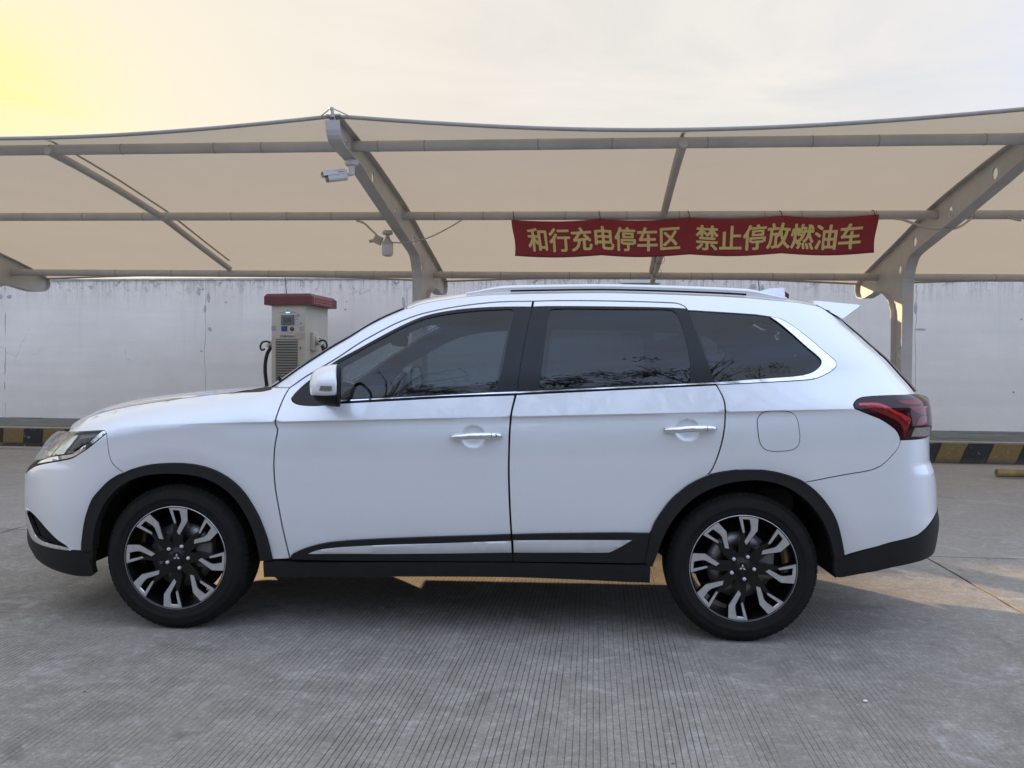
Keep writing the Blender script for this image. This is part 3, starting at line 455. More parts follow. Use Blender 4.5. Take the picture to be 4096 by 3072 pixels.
def arm(u):
    dz=gz(u); outer=[(a,b+(dz if b>.01 else 0)) for a,b in (botS+list(reversed(hookS))+list(reversed(topS))[1:])]
    # de-duplicate
    pl=[]
    for p in outer:
        if not pl or math.hypot(p[0]-pl[-1][0],p[1]-pl[-1][1])>.004: pl.append(p)
    if math.hypot(pl[0][0]-pl[-1][0],pl[0][1]-pl[-1][1])<.004: pl.pop()
    holes=[[(hv+r*math.cos(2*math.pi*k/20),hz+dz+r*math.sin(2*math.pi*k/20)) for k in range(20)] for hv,hz,r in HOLES]
    vs_=list(pl); fl=[list(range(len(pl)))]
    for hq in holes: fl.append(list(range(len(vs_),len(vs_)+len(hq)))); vs_+=hq
    res=delaunay_2d_cdt([Vector(p) for p in vs_],[],fl,0,1e-6); V=[tuple(p) for p in res[0]]
    fs=[]
    for q in res[2]:
        cx=sum(V[i][0] for i in q)/len(q); cy=sum(V[i][1] for i in q)/len(q)
        if inpoly(cx,cy,pl) and not any(inpoly(cx,cy,hq) for hq in holes): fs.append(tuple(q))
    w=.009; m=MB(); m.add([(u-w,p[0],p[1]) for p in V],fs); m.add([(u+w,p[0],p[1]) for p in V],[tuple(reversed(q)) for q in fs])
    for hq in holes: k=len(hq); m.add([(u-w,p[0],p[1]) for p in hq]+[(u+w,p[0],p[1]) for p in hq],[(i,(i+1)%k,k+(i+1)%k,k+i) for i in range(k)])
    a=m.build('arm',M_STEEL,canopy,recalc=False)
    def flange(line,hw,t,name):
        L2=[(p[0],p[1]+(dz if p[1]>.01 else 0)) for p in line]; m=MB(); V=[];F_=[]
        for i,p in enumerate(L2):
            q0=L2[max(i-1,0)];q1=L2[min(i+1,len(L2)-1)]; tx,tz=q1[0]-q0[0],q1[1]-q0[1]; l=math.hypot(tx,tz) or 1; nx,nz=-tz/l*t,tx/l*t
            V+=[(u-hw,p[0],p[1]),(u+hw,p[0],p[1]),(u+hw,p[0]+nx,p[1]+nz),(u-hw,p[0]+nx,p[1]+nz)]
        for i in range(len(L2)-1):
            b=i*4
            for k in range(4): F_.append((b+k,b+(k+1)%4,b+4+(k+1)%4,b+4+k))
        n_=len(V); F_+=[(0,1,2,3),(n_-1,n_-2,n_-3,n_-4)]
        m.add(V,F_); m.build(name,M_STEEL,a)
    flange(botS,.066,-.012,'front_flange'); flange(topS,.066,.012,'top_flange'); flange(hookS,.066,.012,'rear_flange')
    MB().box(u-.12,u+.12,10.36,10.94,0,.02).build('base_plate',M_STEEL,a)
    MB().tube([(u,7.0,3.50+dz),(u,6.97,3.575+dz)],.02,8).build('cable_post',M_STEEL,a)
    return a
def inpoly(x,y,p):
    c=False;j=len(p)-1
    for i in range(len(p)):
        if (p[i][1]>y)!=(p[j][1]>y) and x<(p[j][0]-p[i][0])*(y-p[i][1])/(p[j][1]-p[i][1])+p[i][0]: c=not c
        j=i
    return c
for u in ARM_U: arm(u)
BEAMS=[(7.58,3.393,.051),(9.62,3.108,.051),(11.52,2.613,.051)]
for v,z,r in BEAMS:
    # pipes are welded up from lengths
    cuts=[-15,-8.98,-5.1,-2.36,.8,3.88,7.2,11]
    for a,b in zip(cuts[:-1],cuts[1:]):
        MB().tube([(a,v,z+gz(a)),((a+b)/2,v,z+gz((a+b)/2)),(b,v,z+gz(b))],r,20).build('purlin',M_STEEL,canopy)
    M_CLIP=flat('pipe_clip_grey',(.33,.32,.30),.5)
    for a in [-7.3,-6.35,-5.6,-4.7,-3.9,-3.25,-2.0,-1.5,-.55,.32,1.15,1.8,2.5,3.3,4.4,5.3]:
        a+=random.uniform(-.2,.2); MB().tube([(a-.006,v,z+gz(a)),(a+.006,v,z+gz(a))],r+.0022,16).build('pipe_clip',M_CLIP,canopy)
RIB_U=[-5.46,.79]
def fab_z(u,v):
    z=ztop(v)+.022+gz(u)
    # membrane dips a little between the arms
    i=min(range(len(ARM_U)),key=lambda k:abs(u-ARM_U[k])); s=abs(u-ARM_U[i])/3.13
    return z
def bay(u):
    a=[-14.9]+ARM_U+[10.1]
    for i in range(len(a)-1):
        if u<=a[i+1]: return (u-a[i])/(a[i+1]-a[i])
    return 1
def vf(u): s=math.sin(math.pi*bay(u)); return 7.06+.22*s**.9
def vb(u): s=math.sin(math.pi*bay(u)); return 12.28-.22*s
def membrane():
    ul=[-14.9+i*25/150 for i in range(151)]; ul=sorted(set(ul+ARM_U)); nv=44; V=[];F_=[]
    for u in ul:
        a,b=vf(u),vb(u); s=math.sin(math.pi*bay(u))
        for j in range(nv+1):
            v=a+(b-a)*j/nv; z=fab_z(u,v)-(.015+.14*max(0,1-(v-a)/.5)**2)*s*.5
            V.append((u,v,z))
    for i in range(len(ul)-1):
        for j in range(nv): k=i*(nv+1)+j; F_.append((k,k+nv+1,k+nv+2,k+1))
    return mesh_obj('membrane',V,F_,M_FAB,canopy,smooth=True)
membrane()
# rope edges, front and back
for fn,nm in ((vf,'front_hem'),(vb,'rear_hem')):
    m=MB(); pts=[]
    for i in range(121):
        u=-14.8+i*24.8/120; v=fn(u); s=math.sin(math.pi*bay(u)); z=fab_z(u,v)-(.015+(.14 if fn is vf else 0))*s*.5-.012
        pts.append((u,v,z))
    m.tube(pts,.019 if fn is vf else .014,8); m.build(nm,M_SEAM,canopy)
for u in RIB_U:
    vv=[7.5+.2*i for i in range(21)]; 
    MB().tube([(u,v,ztop(v)-.11+gz(u)) for v in vv],.041,12).build('rib',M_STEEL,canopy)
    m=MB(); V=[];F_=[]
    for i,v in enumerate(vv): V+=[(u-.018,v,fab_z(u,v)-.017),(u+.018,v,fab_z(u,v)-.017),(u+.018,v,fab_z(u,v)-.0175),(u-.018,v,fab_z(u,v)-.0175)]
    for i in range(len(vv)-1):
        for k in range(4): F_.append((i*4+k,i*4+(k+1)%4,i*4+4+(k+1)%4,i*4+4+k))
    m.add(V,F_).build('seam_strip',M_FAB,canopy)
for u in ARM_U[:2]:
    m=MB()
    for sg in (-1,1): m.tube([(u,6.97,3.57+gz(u)),(u+sg*.13,7.06,3.525+gz(u))],.006,6)
    m.build('edge_cable',M_STEEL,canopy)
# ------------------------------------------------------------------ things on the carport
def site_thing(name,u,v,z,label,cat,rz=0,group=None):
    o=empty(name,u2w(u,v,z),-TH+rz,label,cat,group); return o
# electric conduit hung under the middle pipe
M_CONDUIT=flat('grey_conduit',(.46,.44,.40),.5)
def loop_cable(pts,name,label,r=.008):
    o=MB().tube(smooth3(pts),r,8).build(name,M_CONDUIT); o.rotation_euler=(0,0,-TH); return tag(o,label,'cable')
def smooth3(pts,k=6):
    P=[Vector(p) for p in pts]; out=[]
    for i in range(len(P)-1):
        p0,p1,p2,p3=P[max(i-1,0)],P[i],P[i+1],P[min(i+2,len(P)-1)]
        for j in range(k):
            t=j/k; out.append(.5*((2*p1)+(-p0+p2)*t+(2*p0-5*p1+4*p2-p3)*t*t+(-p0+3*p1-3*p2+p3)*t**3))
    out.append(P[-1]); return out
loop_cable([(-1.60,9.60,3.06),(-1.78,9.58,2.95),(-2.02,9.55,2.83),(-2.27,9.52,2.77),(-2.50,9.5,2.77)],'conduit','grey cable looping from the pipe past the middle arm to the hanging bulb')
loop_cable([(-2.93,9.60,3.055),(-2.83,9.58,3.02),(-2.74,9.56,2.94),(-2.66,9.53,2.87),(-2.60,9.50,2.80)],'conduit','short grey cable running down from the pipe to the lamp junction box',.012)
loop_cable([(3.38,9.60,3.005),(3.47,9.55,2.98),(3.58,9.42,2.90),(3.70,9.35,2.845),(3.90,9.32,2.83),(4.05,9.40,2.88),(4.24,9.6,3.0)],'conduit','grey cable drooping under the pipe across the right carport arm',.013)
loop_cable([(4.60,9.56,3.0),(4.64,9.52,2.97),(4.72,9.5,2.945)],'wire','short dark cable end dangling from the pipe at the right edge',.012)
# lamp
lamp=site_thing('hanging_lamp',-2.475,9.36,2.86,'white bulb lamp hanging below the middle arm of the carport','lamp')
lamp.scale=(.78,.78,.85)
MB().lathe([(0,-.02),(.075,-.02),(.08,0),(.07,.03),(0,.03)],20).build('lamp_holder',flat('lamp_holder_cream',(.48,.46,.42),.5),lamp)
MB().tube([(0,0,-.01),(0,0,-.07)],.03,14).build('socket',flat('socket_grey',(.35,.33,.30),.4,metal=.4),lamp)
MB().lathe([(0.0,-.03),(.03,-.05),(.045,-.09),(.08,-.13),(.088,-.165),(.088,-.17)],24).build('bulb_neck',flat('bulb_neck_grey',(.40,.385,.36),.5),lamp)
MB().lathe([(.088,-.17),(.086,-.175),(.086,-.285),(.075,-.315),(.04,-.33),(0,-.333)],24).build('bulb',flat('bulb_milk_white',(.58,.56,.55),.35),lamp)
jb=MB(); jb.box(-.05,.05,-.03,.03,-.05,.05,.008); jb.tube([(-.05,0,-.03),(-.09,0,-.06)],.02,8); o=jb.build('junction_box',flat('junction_box_grey',(.42,.40,.36),.5)); o.location=u2w(-2.63,9.50,2.80); o.rotation_euler=(0,R(25),-TH); tag(o,'small grey junction box beside the hanging bulb lamp','junction box')
# security camera
cc=site_thing('security_camera',-2.40,7.56,3.185,'white bullet security camera hung from the top of the middle carport arm','camera')
cc.scale=(.84,.84,.84)
M_CAM=flat('camera_white',(.62,.63,.62),.35,coat=.3)
MB().lathe([(0,.09),(.075,.09),(.08,.07),(.08,.035),(.07,.02),(0,.02)],24,org=(.055,0,0)).build('mount_base',M_CAM,cc)
MB().tube([(.055,0,.03),(.055,0,-.03),(.06,0,-.085)],[.036,.034,.028],16).build('mount_arm',M_CAM,cc)
MB().tube([(.05,0,-.075),(.0,0,-.082)],.022,12).build('swivel',M_CAM,cc)
hd=empty('head',(-.0,0,-.085),0,parent=cc); hd.rotation_euler=(0,R(-12),R(30))
sec=[(.062*math.copysign(abs(math.cos(a))**.6,math.cos(a)),.058*math.copysign(abs(math.sin(a))**.6,math.sin(a))) for a in [2*math.pi*k/24 for k in range(24)]]
MB().prism(sec,-.235,-.012,'x').build('housing',M_CAM,hd)
MB().prism([(p[0]*.96,p[1]*.96) for p in sec],-.247,-.236,'x').build('lens_face',flat('camera_black_face',(.012,.012,.013),.2),hd)
vz=[(-.07,.01),(-.068,.05),(-.05,.068),(.05,.068),(.068,.05),(.07,.01),(.066,.01),(.062,.048),(.048,.063),(-.048,.063),(-.062,.048),(-.066,.01)]
MB().prism(vz,-.285,-.03,'x').build('sunshield',M_CAM,hd)
MB().box(-.115,-.055,-.0755,-.069,.03,.036).build('logo_strip',flat('logo_grey',(.12,.12,.12),.5),hd)
# banner
def banner_mat():
    n=NT('red_banner_cloth'); v=n.coord(); w=n.noise(v,180,2); a=n.noise(v,2.5,3)
    c=n.mix(n.mr(a,.3,.7),(.29,.036,.045),(.35,.046,.056)); d=n.bsdf(Base__Color=c,Roughness=.8,Normal=n.bump(w,.1,.002)); t=n.n('ShaderNodeBsdfTranslucent',Color=(.36,.05,.06,1))
    m=n.n('ShaderNodeMixShader'); m.inputs[0].default_value=.22; n.set(m.inputs[1],d); n.set(m.inputs[2],t); return n.done(m)
M_BAN=banner_mat()
B0,B1=-1.0,3.20; TIES=[-.975,.05,1.09,2.14,3.17]
ban=empty('banner',(0,0,0),-TH,'long red banner with yellow Chinese letters tied to the middle pipe','banner')
def ban_dz(u):
    for i in range(4):
        if TIES[i]<=u<=TIES[i+1]: t=(u-TIES[i])/(TIES[i+1]-TIES[i]); return -.028*math.sin(math.pi*t)
    return 0
def ban_pt(u,z):   # z from 0 (bottom) to 1 (top)
    tilt=(u-B0)/(B1-B0); zt=3.030+.012*tilt+ban_dz(u); zb=2.600+.006*tilt+ban_dz(u)*.9
    uu=u+(.035*(1-z)*(1-2*tilt))+.012*math.sin(z*5)*(1 if tilt<.5 else -1)*abs(1-2*tilt)
    return (uu,9.545+.012*math.sin(u*5.1+z*1.5)+.01*math.sin(u*2.3),zb+(zt-zb)*z)
nu,nz=120,10; V=[ban_pt(B0+(B1-B0)*i/nu,j/nz) for i in range(nu+1) for j in range(nz+1)]
V2=[(a,b+.003,c) for a,b,c in V]; F_=[]; K_=(nu+1)*(nz+1)
for i in range(nu):
    for j in range(nz): k=i*(nz+1)+j; F_+=[(k,k+nz+1,k+nz+2,k+1),(K_+k,K_+k+1,K_+k+nz+2,K_+k+nz+1)]
for i in range(nu):
    k=i*(nz+1); F_.append((k,K_+k,K_+k+nz+1,k+nz+1)); k+=nz; F_.append((k,k+nz+1,K_+k+nz+1,K_+k))
mesh_obj('cloth',V+V2,F_,M_BAN,ban,smooth=True)
def ban_text(body,u0,u1,z0,z1,name):
    v,f=text_mesh(body,1.0,0); w=v[:,0].max(); h=v[:,1].max(); out=[]; ff=[]
    for k,(dx,dy) in enumerate(((0,0),(.026,.0),(-.026,.0),(0,.016),(0,-.016),(.02,.013),(-.02,-.013),(.02,-.013),(-.02,.013))):
        b=len(out)
        for p in v:
            q=ban_pt(u0+(u1-u0)*(p[0]+dx)/w,z0+(z1-z0)*(p[1]+dy)/h); out.append((q[0],q[1]-.004-.0002*k,q[2]))
        ff+=[tuple(b+i for i in t) for t in f]
    mesh_obj(name,out,ff,flat('banner_letter_yellow',(.66,.55,.22),.7),ban)
ban_text('和行充电停车区',-.83,.97,.16,.80,'lettering'); ban_text('禁止停放燃油车',1.165,3.04,.15,.81,'lettering')
for t in TIES:
    MB().tube([(t,9.54,3.02+ban_dz(t)),(t-.015,9.553,3.09),(t-.02,9.60,3.16+gz(t))],.004,5).build('tie',M_DARK,ban)
# pole strapped to the rib
pole=MB().tube([(.83,10.35,2.72),(.80,11.2,2.53),(.78,11.9,2.36),(.70,12.3,1.9)],.035,10).build('pole',flat('pole_cream',(.52,.50,.45),.5)); pole.rotation_euler=(0,0,-TH); tag(pole,'pale pole strapped along the carport rib under the banner, running down behind the car','pole')
for v,z in ((10.55,2.675),(11.05,2.565)):
    o=MB().lathe([(.062,-.008),(.066,0),(.062,.008)],14,'y',org=(.825,v,z+.01)).build('strap',M_DARK,pole)
# box on the wall
bx=site_thing('equipment_cabinet',.80,14.86,0,'cream equipment cabinet with a wide lid high on the wall, just above the car roof','cabinet')
MB().box(-.30,.30,-.25,.13,1.9,2.795,.01).build('cabinet_body',flat('cabinet_cream',(.50,.48,.43),.5),bx)
MB().box(-.35,.35,-.32,.13,2.797,2.885,.01).build('lid',flat('cabinet_lid',(.60,.58,.54),.5),bx)
# hanging wires
for u,v,z1,z0,lab in ((-5.0,12.5,2.76,2.43,'thin black wire running down to the roof of the left charger'),(2.45,12.5,2.75,2.42,'thin black wire running down to the red charger roof behind the car')):
    o=MB().tube(smooth3([(u,v,z1),(u+.012,v,(z1+z0)/2),(u+.03,v,z0)],4),.006,6).build('wire',M_DARK); o.rotation_euler=(0,0,-TH); tag(o,lab,'wire')
# ------------------------------------------------------------------ chargers
M_CH=flat('charger_beige',(.48,.435,.355),.5,var=.06,vscale=2); M_CHSIDE=M_CH
M_CHR=flat('charger_red_roof',(.105,.022,.020),.5,var=.1); M_PAPER=flat('paper_grey',(.46,.46,.44),.8); M_INK=flat('print_dark',(.03,.03,.032),.7); M_SCR=flat('screen_dark',(.06,.06,.055),.2,coat=.5)
M_BLUE=flat('reader_blue',(.02,.035,.14),.4); M_HOSE=flat('black_hose',(.012,.012,.012),.6); M_GUN=flat('plug_cream',(.50,.48,.42),.45); M_REDINK=flat('print_maroon',(.13,.02,.035),.7)
M_LED=emit_mat('cyan_indicator',(.15,.85,1.0),3.0); M_LOUV=flat('louvre_grey',(.20,.19,.16),.6)
def put_text(body,x,y,z,h,mat,parent,name='lettering',bold=.01,w=None):
    v,f=text_mesh(body,1.0,bold)
    if not len(v): return
    s=h/v[:,1].max(); sx=s if w is None else w/v[:,0].max()
    mesh_obj(name,[(x+p[0]*sx,y,z+p[1]*s) for p in v],f,mat,parent)
def connector(side,parent,x,z):
    """charging plug hung in a holster on the cabinet flank, with its hose"""
    s=side; hol=MB(); hol.box(min(x,x+s*.06),max(x,x+s*.06),.20,.42,z-.16,z+.16,.015); ho=hol.build('holster',M_CH,parent)
    MB().lathe([(.05,0),(.075,.0),(.075,.05),(.05,.05)],20,'x',org=(x+s*.06 if s>0 else x-.11,.31,z+.02)).build('socket_ring',M_CH,ho)
    MB().tube(smooth3([(x+s*.05,.30,z+.02),(x+s*.13,.27,z-.01),(x+s*.19,.24,z-.07)],4),[.045]*3+[.04]*3+[.035]*3,14).build('plug',M_GUN,ho)
    ring=[(x+s*.13,.23,z+.0),(x+s*.19,.22,z+.02),(x+s*.255,.20,z+.0),(x+s*.285,.19,z-.07),(x+s*.26,.19,z-.13),(x+s*.21,.20,z-.11)]
    MB().tube(smooth3(ring,4),.016,10).build('plug_handle',M_HOSE,ho)
    return ho
def charger(X,Y,label,group,big=True):
    t=empty('charging_station',(X,Y,0.245),R(-10) if big else 0,label,'charging station',group)
    if big: t.scale=(1.07,1.0,1.022)
    w,d,hb=.585,.95 if big else .72,2.045; x0=-w/2; 
    MB().box(x0,x0+w,0,d,.06,hb,.008).build('cabinet',M_CH,t)
    MB().box(x0+.02,x0+w-.02,.02,d-.02,0,.06).build('plinth',M_DARK,t)
    x1=x0+w
    # overhanging red roof with chamfered top
    rf=MB(); a,b,c,e=x0-.10,x1+.135,-.06,d+.06; z0,z1=hb-.02,hb+.165; ch=.045
    V=[(a,c,z0),(b,c,z0),(b,e,z0),(a,e,z0),(a,c,z1-ch),(b,c,z1-ch),(b,e,z1-ch),(a,e,z1-ch),(a+ch,c+ch*.3,z1),(b-ch,c+ch*.3,z1),(b-ch,e-ch,z1),(a+ch,e-ch,z1)]
    rf.add(V,[(3,2,1,0),(0,1,5,4),(1,2,6,5),(2,3,7,6),(3,0,4,7),(4,5,9,8),(5,6,10,9),(6,7,11,10),(7,4,8,11),(8,9,10,11)]); roof=rf.build('roof',M_CHR,t)
    M_TILE=flat('roof_grille_pale',(.30,.09,.085),.5)
    gm=MB()
    for i in range(9):
        for j in range(3):
            y=c+.05+i*.088; z=z0+.018+j*.044; gm.box(b,b+.007,y,y+.066,z,z+.030)
    gm.build('roof_grille',M_TILE,roof)['kind']='stuff'
    y=-.0035
    def plate(name,xa,xb,za,zb,mat,par=t,th=.006,dy=0): return MB().box(xa,xb,-th-dy,-.0005-dy,za,zb).build(name,mat,par)
    # z measured from the base; front face traced from the photograph (660 px -> .575 m wide)
    k=.575/660; gx=lambda px:x0+(px-303)*k; gzc=lambda py:hb-.012-(py-300)*k*1.0
    plate('door_panel',gx(312),gx(955),gzc(960),gzc(332),M_CH,th=.004)
    sc=plate('screen_frame',gx(503),gx(752),gzc(690),gzc(508),flat('screen_bezel',(.10,.10,.09),.4),th=.02)
    MB().box(gx(525),gx(730),-.024,-.0205,gzc(672),gzc(528)).build('screen_surround',flat('screen_surround_grey',(.16,.155,.14),.5),sc)
    MB().box(gx(545),gx(708),-.026,-.0245,gzc(652),gzc(550)).build('screen_glass',M_SCR,sc)
    led=plate('indicator_slot',gx(466),gx(790),gzc(466),gzc(443),flat('slot_grey',(.33,.32,.29),.4),th=.009)
    for q in (603,628,653): MB().box(gx(q-7),gx(q+7),-.012,-.0095,gzc(464),gzc(450)).build('light',M_LED,led)
    st=plate('number_sticker',gx(605),gx(645),gzc(438),gzc(400),M_PAPER,dy=.004,th=.001); put_text('6',gx(616),-.0065,gzc(432),.026,M_INK,st)
    nt=plate('notice',gx(758),gx(900),gzc(696),gzc(475),M_PAPER,dy=.004,th=.0015); put_text('通知',gx(808),-.0075,gzc(503),.018,M_INK,nt)
    for py,a_,b_ in ((515,765,890),(528,770,885),(541,770,840),(578,763,830),(588,763,850),(637,763,795),(660,763,785),(688,763,795),(637,812,840),(660,815,835),(688,810,845)): MB().box(gx(a_),gx(b_),-.0068,-.0060,gzc(py+2),gzc(py-2)).build('print_line',M_INK,nt)
    MB().box(gx(862),gx(900),-.0068,-.0060,gzc(680),gzc(650)).build('stamp',flat('stamp_teal',(.16,.22,.21),.7),nt)
    rd=plate('card_reader',gx(505),gx(617),gzc(812),gzc(720),M_BLUE,dy=.004,th=.01); MB().box(gx(535),gx(588),-.0160,-.0145,gzc(792),gzc(740)).build('reader_mark',flat('reader_blue_light',(.03,.06,.24),.4),rd)
    bt=MB().lathe([(0,-.032),(.018,-.032),(.022,-.02),(.034,-.016),(.036,-.004)],24,'y',org=(gx(712),0,gzc(770))).build('stop_button',flat('button_brown',(.08,.06,.05),.4),t)
    # bare paper squares where codes were pasted
    plate('paper_sticker',gx(305),gx(398),gzc(808),gzc(712),flat('sticker_grey_a',(.30,.30,.29),.8),dy=.004,th=.001); plate('paper_sticker',gx(853),gx(945),gzc(820),gzc(727),flat('sticker_grey_b',(.34,.34,.33),.8),dy=.004,th=.001)
    plate('torn_label',gx(770),gx(952),gzc(968),gzc(842),flat('torn_label_tan',(.42,.35,.29),.75,var=.25,vscale=40),dy=.004,th=.0012)
    put_text('和行约',gx(552),-.0065,gzc(940),.042,M_INK,t,bold=.022,w=(712-552)*k); put_text('车',gx(718),-.0065,gzc(940),.042,M_INK,t,bold=.0,w=(768-718)*k)
    lg=MB()
    for q in ((487,497),(503,507),(531,541)): lg.box(gx(q[0]),gx(q[1]),-.0072,-.0062,gzc(936),gzc(888))
    lg.box(gx(512),gx(527),-.0072,-.0062,gzc(912),gzc(906)); lg.box(gx(512),gx(527),-.0072,-.0062,gzc(890),gzc(884)); lg.build('logo',M_REDINK,t)
    put_text('充电桩',gx(655),-.0065,gzc(858),.016,flat('faded_print',(.20,.19,.17),.8),t,bold=.0)
    vent=plate('vent_backing',gx(392),gx(815),.10,gzc(965),M_DARK,dy=-.004,th=.0045)
    zz=gzc(975)
    while zz>.14:
        MB().add([(gx(392),-.004,zz),(gx(815),-.004,zz),(gx(815),-.022,zz-.030),(gx(392),-.022,zz-.030),(gx(392),-.022,zz-.036),(gx(815),-.022,zz-.036),(gx(815),-.004,zz-.02),(gx(392),-.004,zz-.02)],[(0,1,2,3),(3,2,5,4),(4,5,6,7),(0,3,4,7),(1,6,5,2)]).build('louvre',M_LOUV,t); zz-.0; zz-=.044
    lk=MB().box(gx(862),gx(902),-.012,-.0045,gzc(1160),gzc(1095)).build('lock_plate',M_PAPER,t); MB().lathe([(.010,0),(.014,-.006),(0,-.006)],14,'y',org=(gx(882),-.012,gzc(1135))).build('lock',M_INK,lk)
    put_text('41',x0,0,0,.03,M_PAPER,t) if False else None
    # connectors
    connector(1,t,x1,1.42)
    hl=connector(-1,t,x0,1.40)
    MB().tube(smooth3([(x0-.10,.22,1.33),(x0-.17,.20,1.20),(x0-.205,.20,.98),(x0-.19,.22,.70),(x0-.14,.26,.42),(x0-.05,.30,.25)],6),.030,12).build('hose',M_HOSE,t)
    MB().tube(smooth3([(x1+.19,.24,1.34),(x1+.26,.22,1.1),(x1+.28,.24,.7),(x1+.18,.3,.3)],6),.030,12).build('hose',M_HOSE,t)
    return t
charger(-3.84,13.72,'beige charging station with a red roof, screen and black hoses, left of the windscreen','charging stations behind the car')
charger(3.78,12.25,'charging station of which only a corner of red roof shows above the car roof','charging stations behind the car',big=False)
# pipe wheel stop
ws=site_thing('wheel_stop',4.74,9.98,.058,'worn yellow steel pipe wheel stop on the ground at the right edge','wheel stop')
M_WS=flat('worn_yellow_pipe',(.24,.165,.055),.6,var=.4,vscale=9)
wsm=MB(); wsm.tube([(0,0,0),(.6,-.0,0),(1.3,0,0),(2.2,0,0)],.047,18); wsm.build('pipe',M_WS,ws)
for q in (.62,1.7): MB().box(q-.12,q+.12,-.08,.05,-.056,-.046).build('foot_plate',M_WS,ws)
pb=MB(); bm=bmesh.new(); bmesh.ops.create_icosphere(bm,subdivisions=1,radius=.009); pb.bm(bm,True); o=pb.build('pebble',flat('white_pebble',(.8,.8,.78),.5)); P_=u2w(.95,2.75,.004); o.location=(1.35,3.01,.005); o.scale=(1.2,1,.6); tag(o,'tiny white pebble lying on the concrete in front of the rear wheel','pebble')
# ------------------------------------------------------------------ the car. car space: x back, y inward from the near side, z up
# ---- body side surface of the car, metres, car space: x back, y inward from the near side, z up
W=0.905; LF=0.78; LR=0.42; NF=2.5; NR=2.9
def _sm(t): t=np.clip(t,0,1); return t*t*(3-2*t)
def prof(x,z):
    """inset of the near side from the widest plane"""
    x=np.asarray(x,float); z=np.asarray(z,float)
    zc=1.026+.032*x; zb=zc+.098+.011*x
    d=z-zc
    fade=_sm((x+1.35)/.6)*(1-.6*_sm((x-1.3)/.6))
    base=.06*np.clip((.62-z)/.42,0,1)**2
    # crease: crisp ridge at zc, hollow below it
    q=np.clip(-d,0,None); hol=.017*fade*(1-np.exp(-q/.010))*np.exp(-q/.075)
    r=.004
    up=.18*(np.sqrt(np.maximum(d,-.2)**2+r*r)+np.maximum(d,-.2))*.5
    dd=np.clip(z-zb,0,None)
    s=dd/.50
    green=.130*s*s+.03*np.clip(s,0,1.2)**6
    inset=base+hol+up+green
    # front wings roll over to the bonnet
    zf=np.interp(x,[-2.3,-2.1,-1.95,-1.81,-1.6,-1.42,-1.07,-.87,-.5],[.78,.85,.925,1.0,1.055,1.087,1.13,1.16,1.35])
    t=np.clip((z-(zf-.15))/.152,0,1)
    m=1-_sm((x+1.0)/.25)
    inset=inset+m*.12*(1-np.sqrt(np.maximum(1-t*t,0)))+m*.6*np.clip(z-zf-.002,0,None)
    inset=inset-m*np.clip(up-.02,0,None)*.75
    # cabin narrows towards the front and the back
    g=_sm((d+.02)/.2)
    inset=inset+g*(1-m)*(.075*np.clip((-.15-x)/.75,0,1.2)**2)+g*(.07*np.clip((x-1.2)/.8,0,1.4)**2)
    # hollow band round the wheel arches
    for xa in (-1.335,1.335):
        rr=np.hypot(x-xa,z-.34)
        inset=inset+.010*(1-_sm((rr-.45)/.085))
    return inset
def make(xnz,xnv,xrz,xrv):
    def S(U,z):
        U=np.asarray(U,float); z=np.asarray(z,float); U,z=np.broadcast_arrays(U,z)
        xn=np.interp(z,xnz,xnv); xr=np.interp(z,xrz,xrv)
        x0=-1.60+.0*z; x1=1.93-.42*_sm((z-1.0)/.62); lf=x0-xn; lr=np.maximum(xr-x1,.05)
        xm=x0+(x1-x0)*np.clip(U/3.3,0,1)
        pf=np.clip(-U/1.3,0,1)*math.pi/2; pr=np.clip((U-3.3)/1.0,0,1)*math.pi/2
        kf=(np.sin(pf)**NF+np.cos(pf)**NF)**(-1/NF); kr=(np.sin(pr)**NR+np.cos(pr)**NR)**(-1/NR)
        x=xm-lf*np.sin(pf)*kf+lr*np.sin(pr)*kr
        b=np.cos(pf)*kf*np.cos(pr)*kr
        y=W-(W-prof(x,z))*b
        return x,y,z
    return S

SB=make(CAL['xnz'],CAL['xnv'],CAL['xrz'],CAL['xrv'])
car=empty('car',tuple(CAL['O']),-CAL['yaw'],'white seven-seat SUV with tinted windows and black alloy wheels parked side-on','car')
def LN(k): return [tuple(p) for p in LINES[k]]
CUPS=[LN('cups')[0],LN('cups')[1]]
def cup(U,z):
    x,y,_=SB(U,z); o=np.zeros_like(x)
    for (cu,cz) in CUPS:
        cx=float(SB(cu,cz)[0]); rr=np.hypot((x-cx)/.058,(z-cz)/.052); o=o+.019*np.clip(1-rr**2.8,0,1)**.95
    return o
def SP(U,z,off=0.0,dents=False):
    U=np.asarray(U,float); z=np.asarray(z,float)
    def P(u,w):
        x,y,zz=SB(u,w)
        if dents: y=y+cup(u,w)
        return np.stack([x,y,zz],-1)
    a=.0025;b=.0015
    n=np.cross(P(np.minimum(U+a,4.3),z)-P(np.maximum(U-a,-1.3),z),P(U,z+b)-P(U,z-b)); n/=np.linalg.norm(n,axis=-1,keepdims=True)+1e-12
    return P(U,z)+n*(off if np.isscalar(off) else np.asarray(off)[:,None]),n
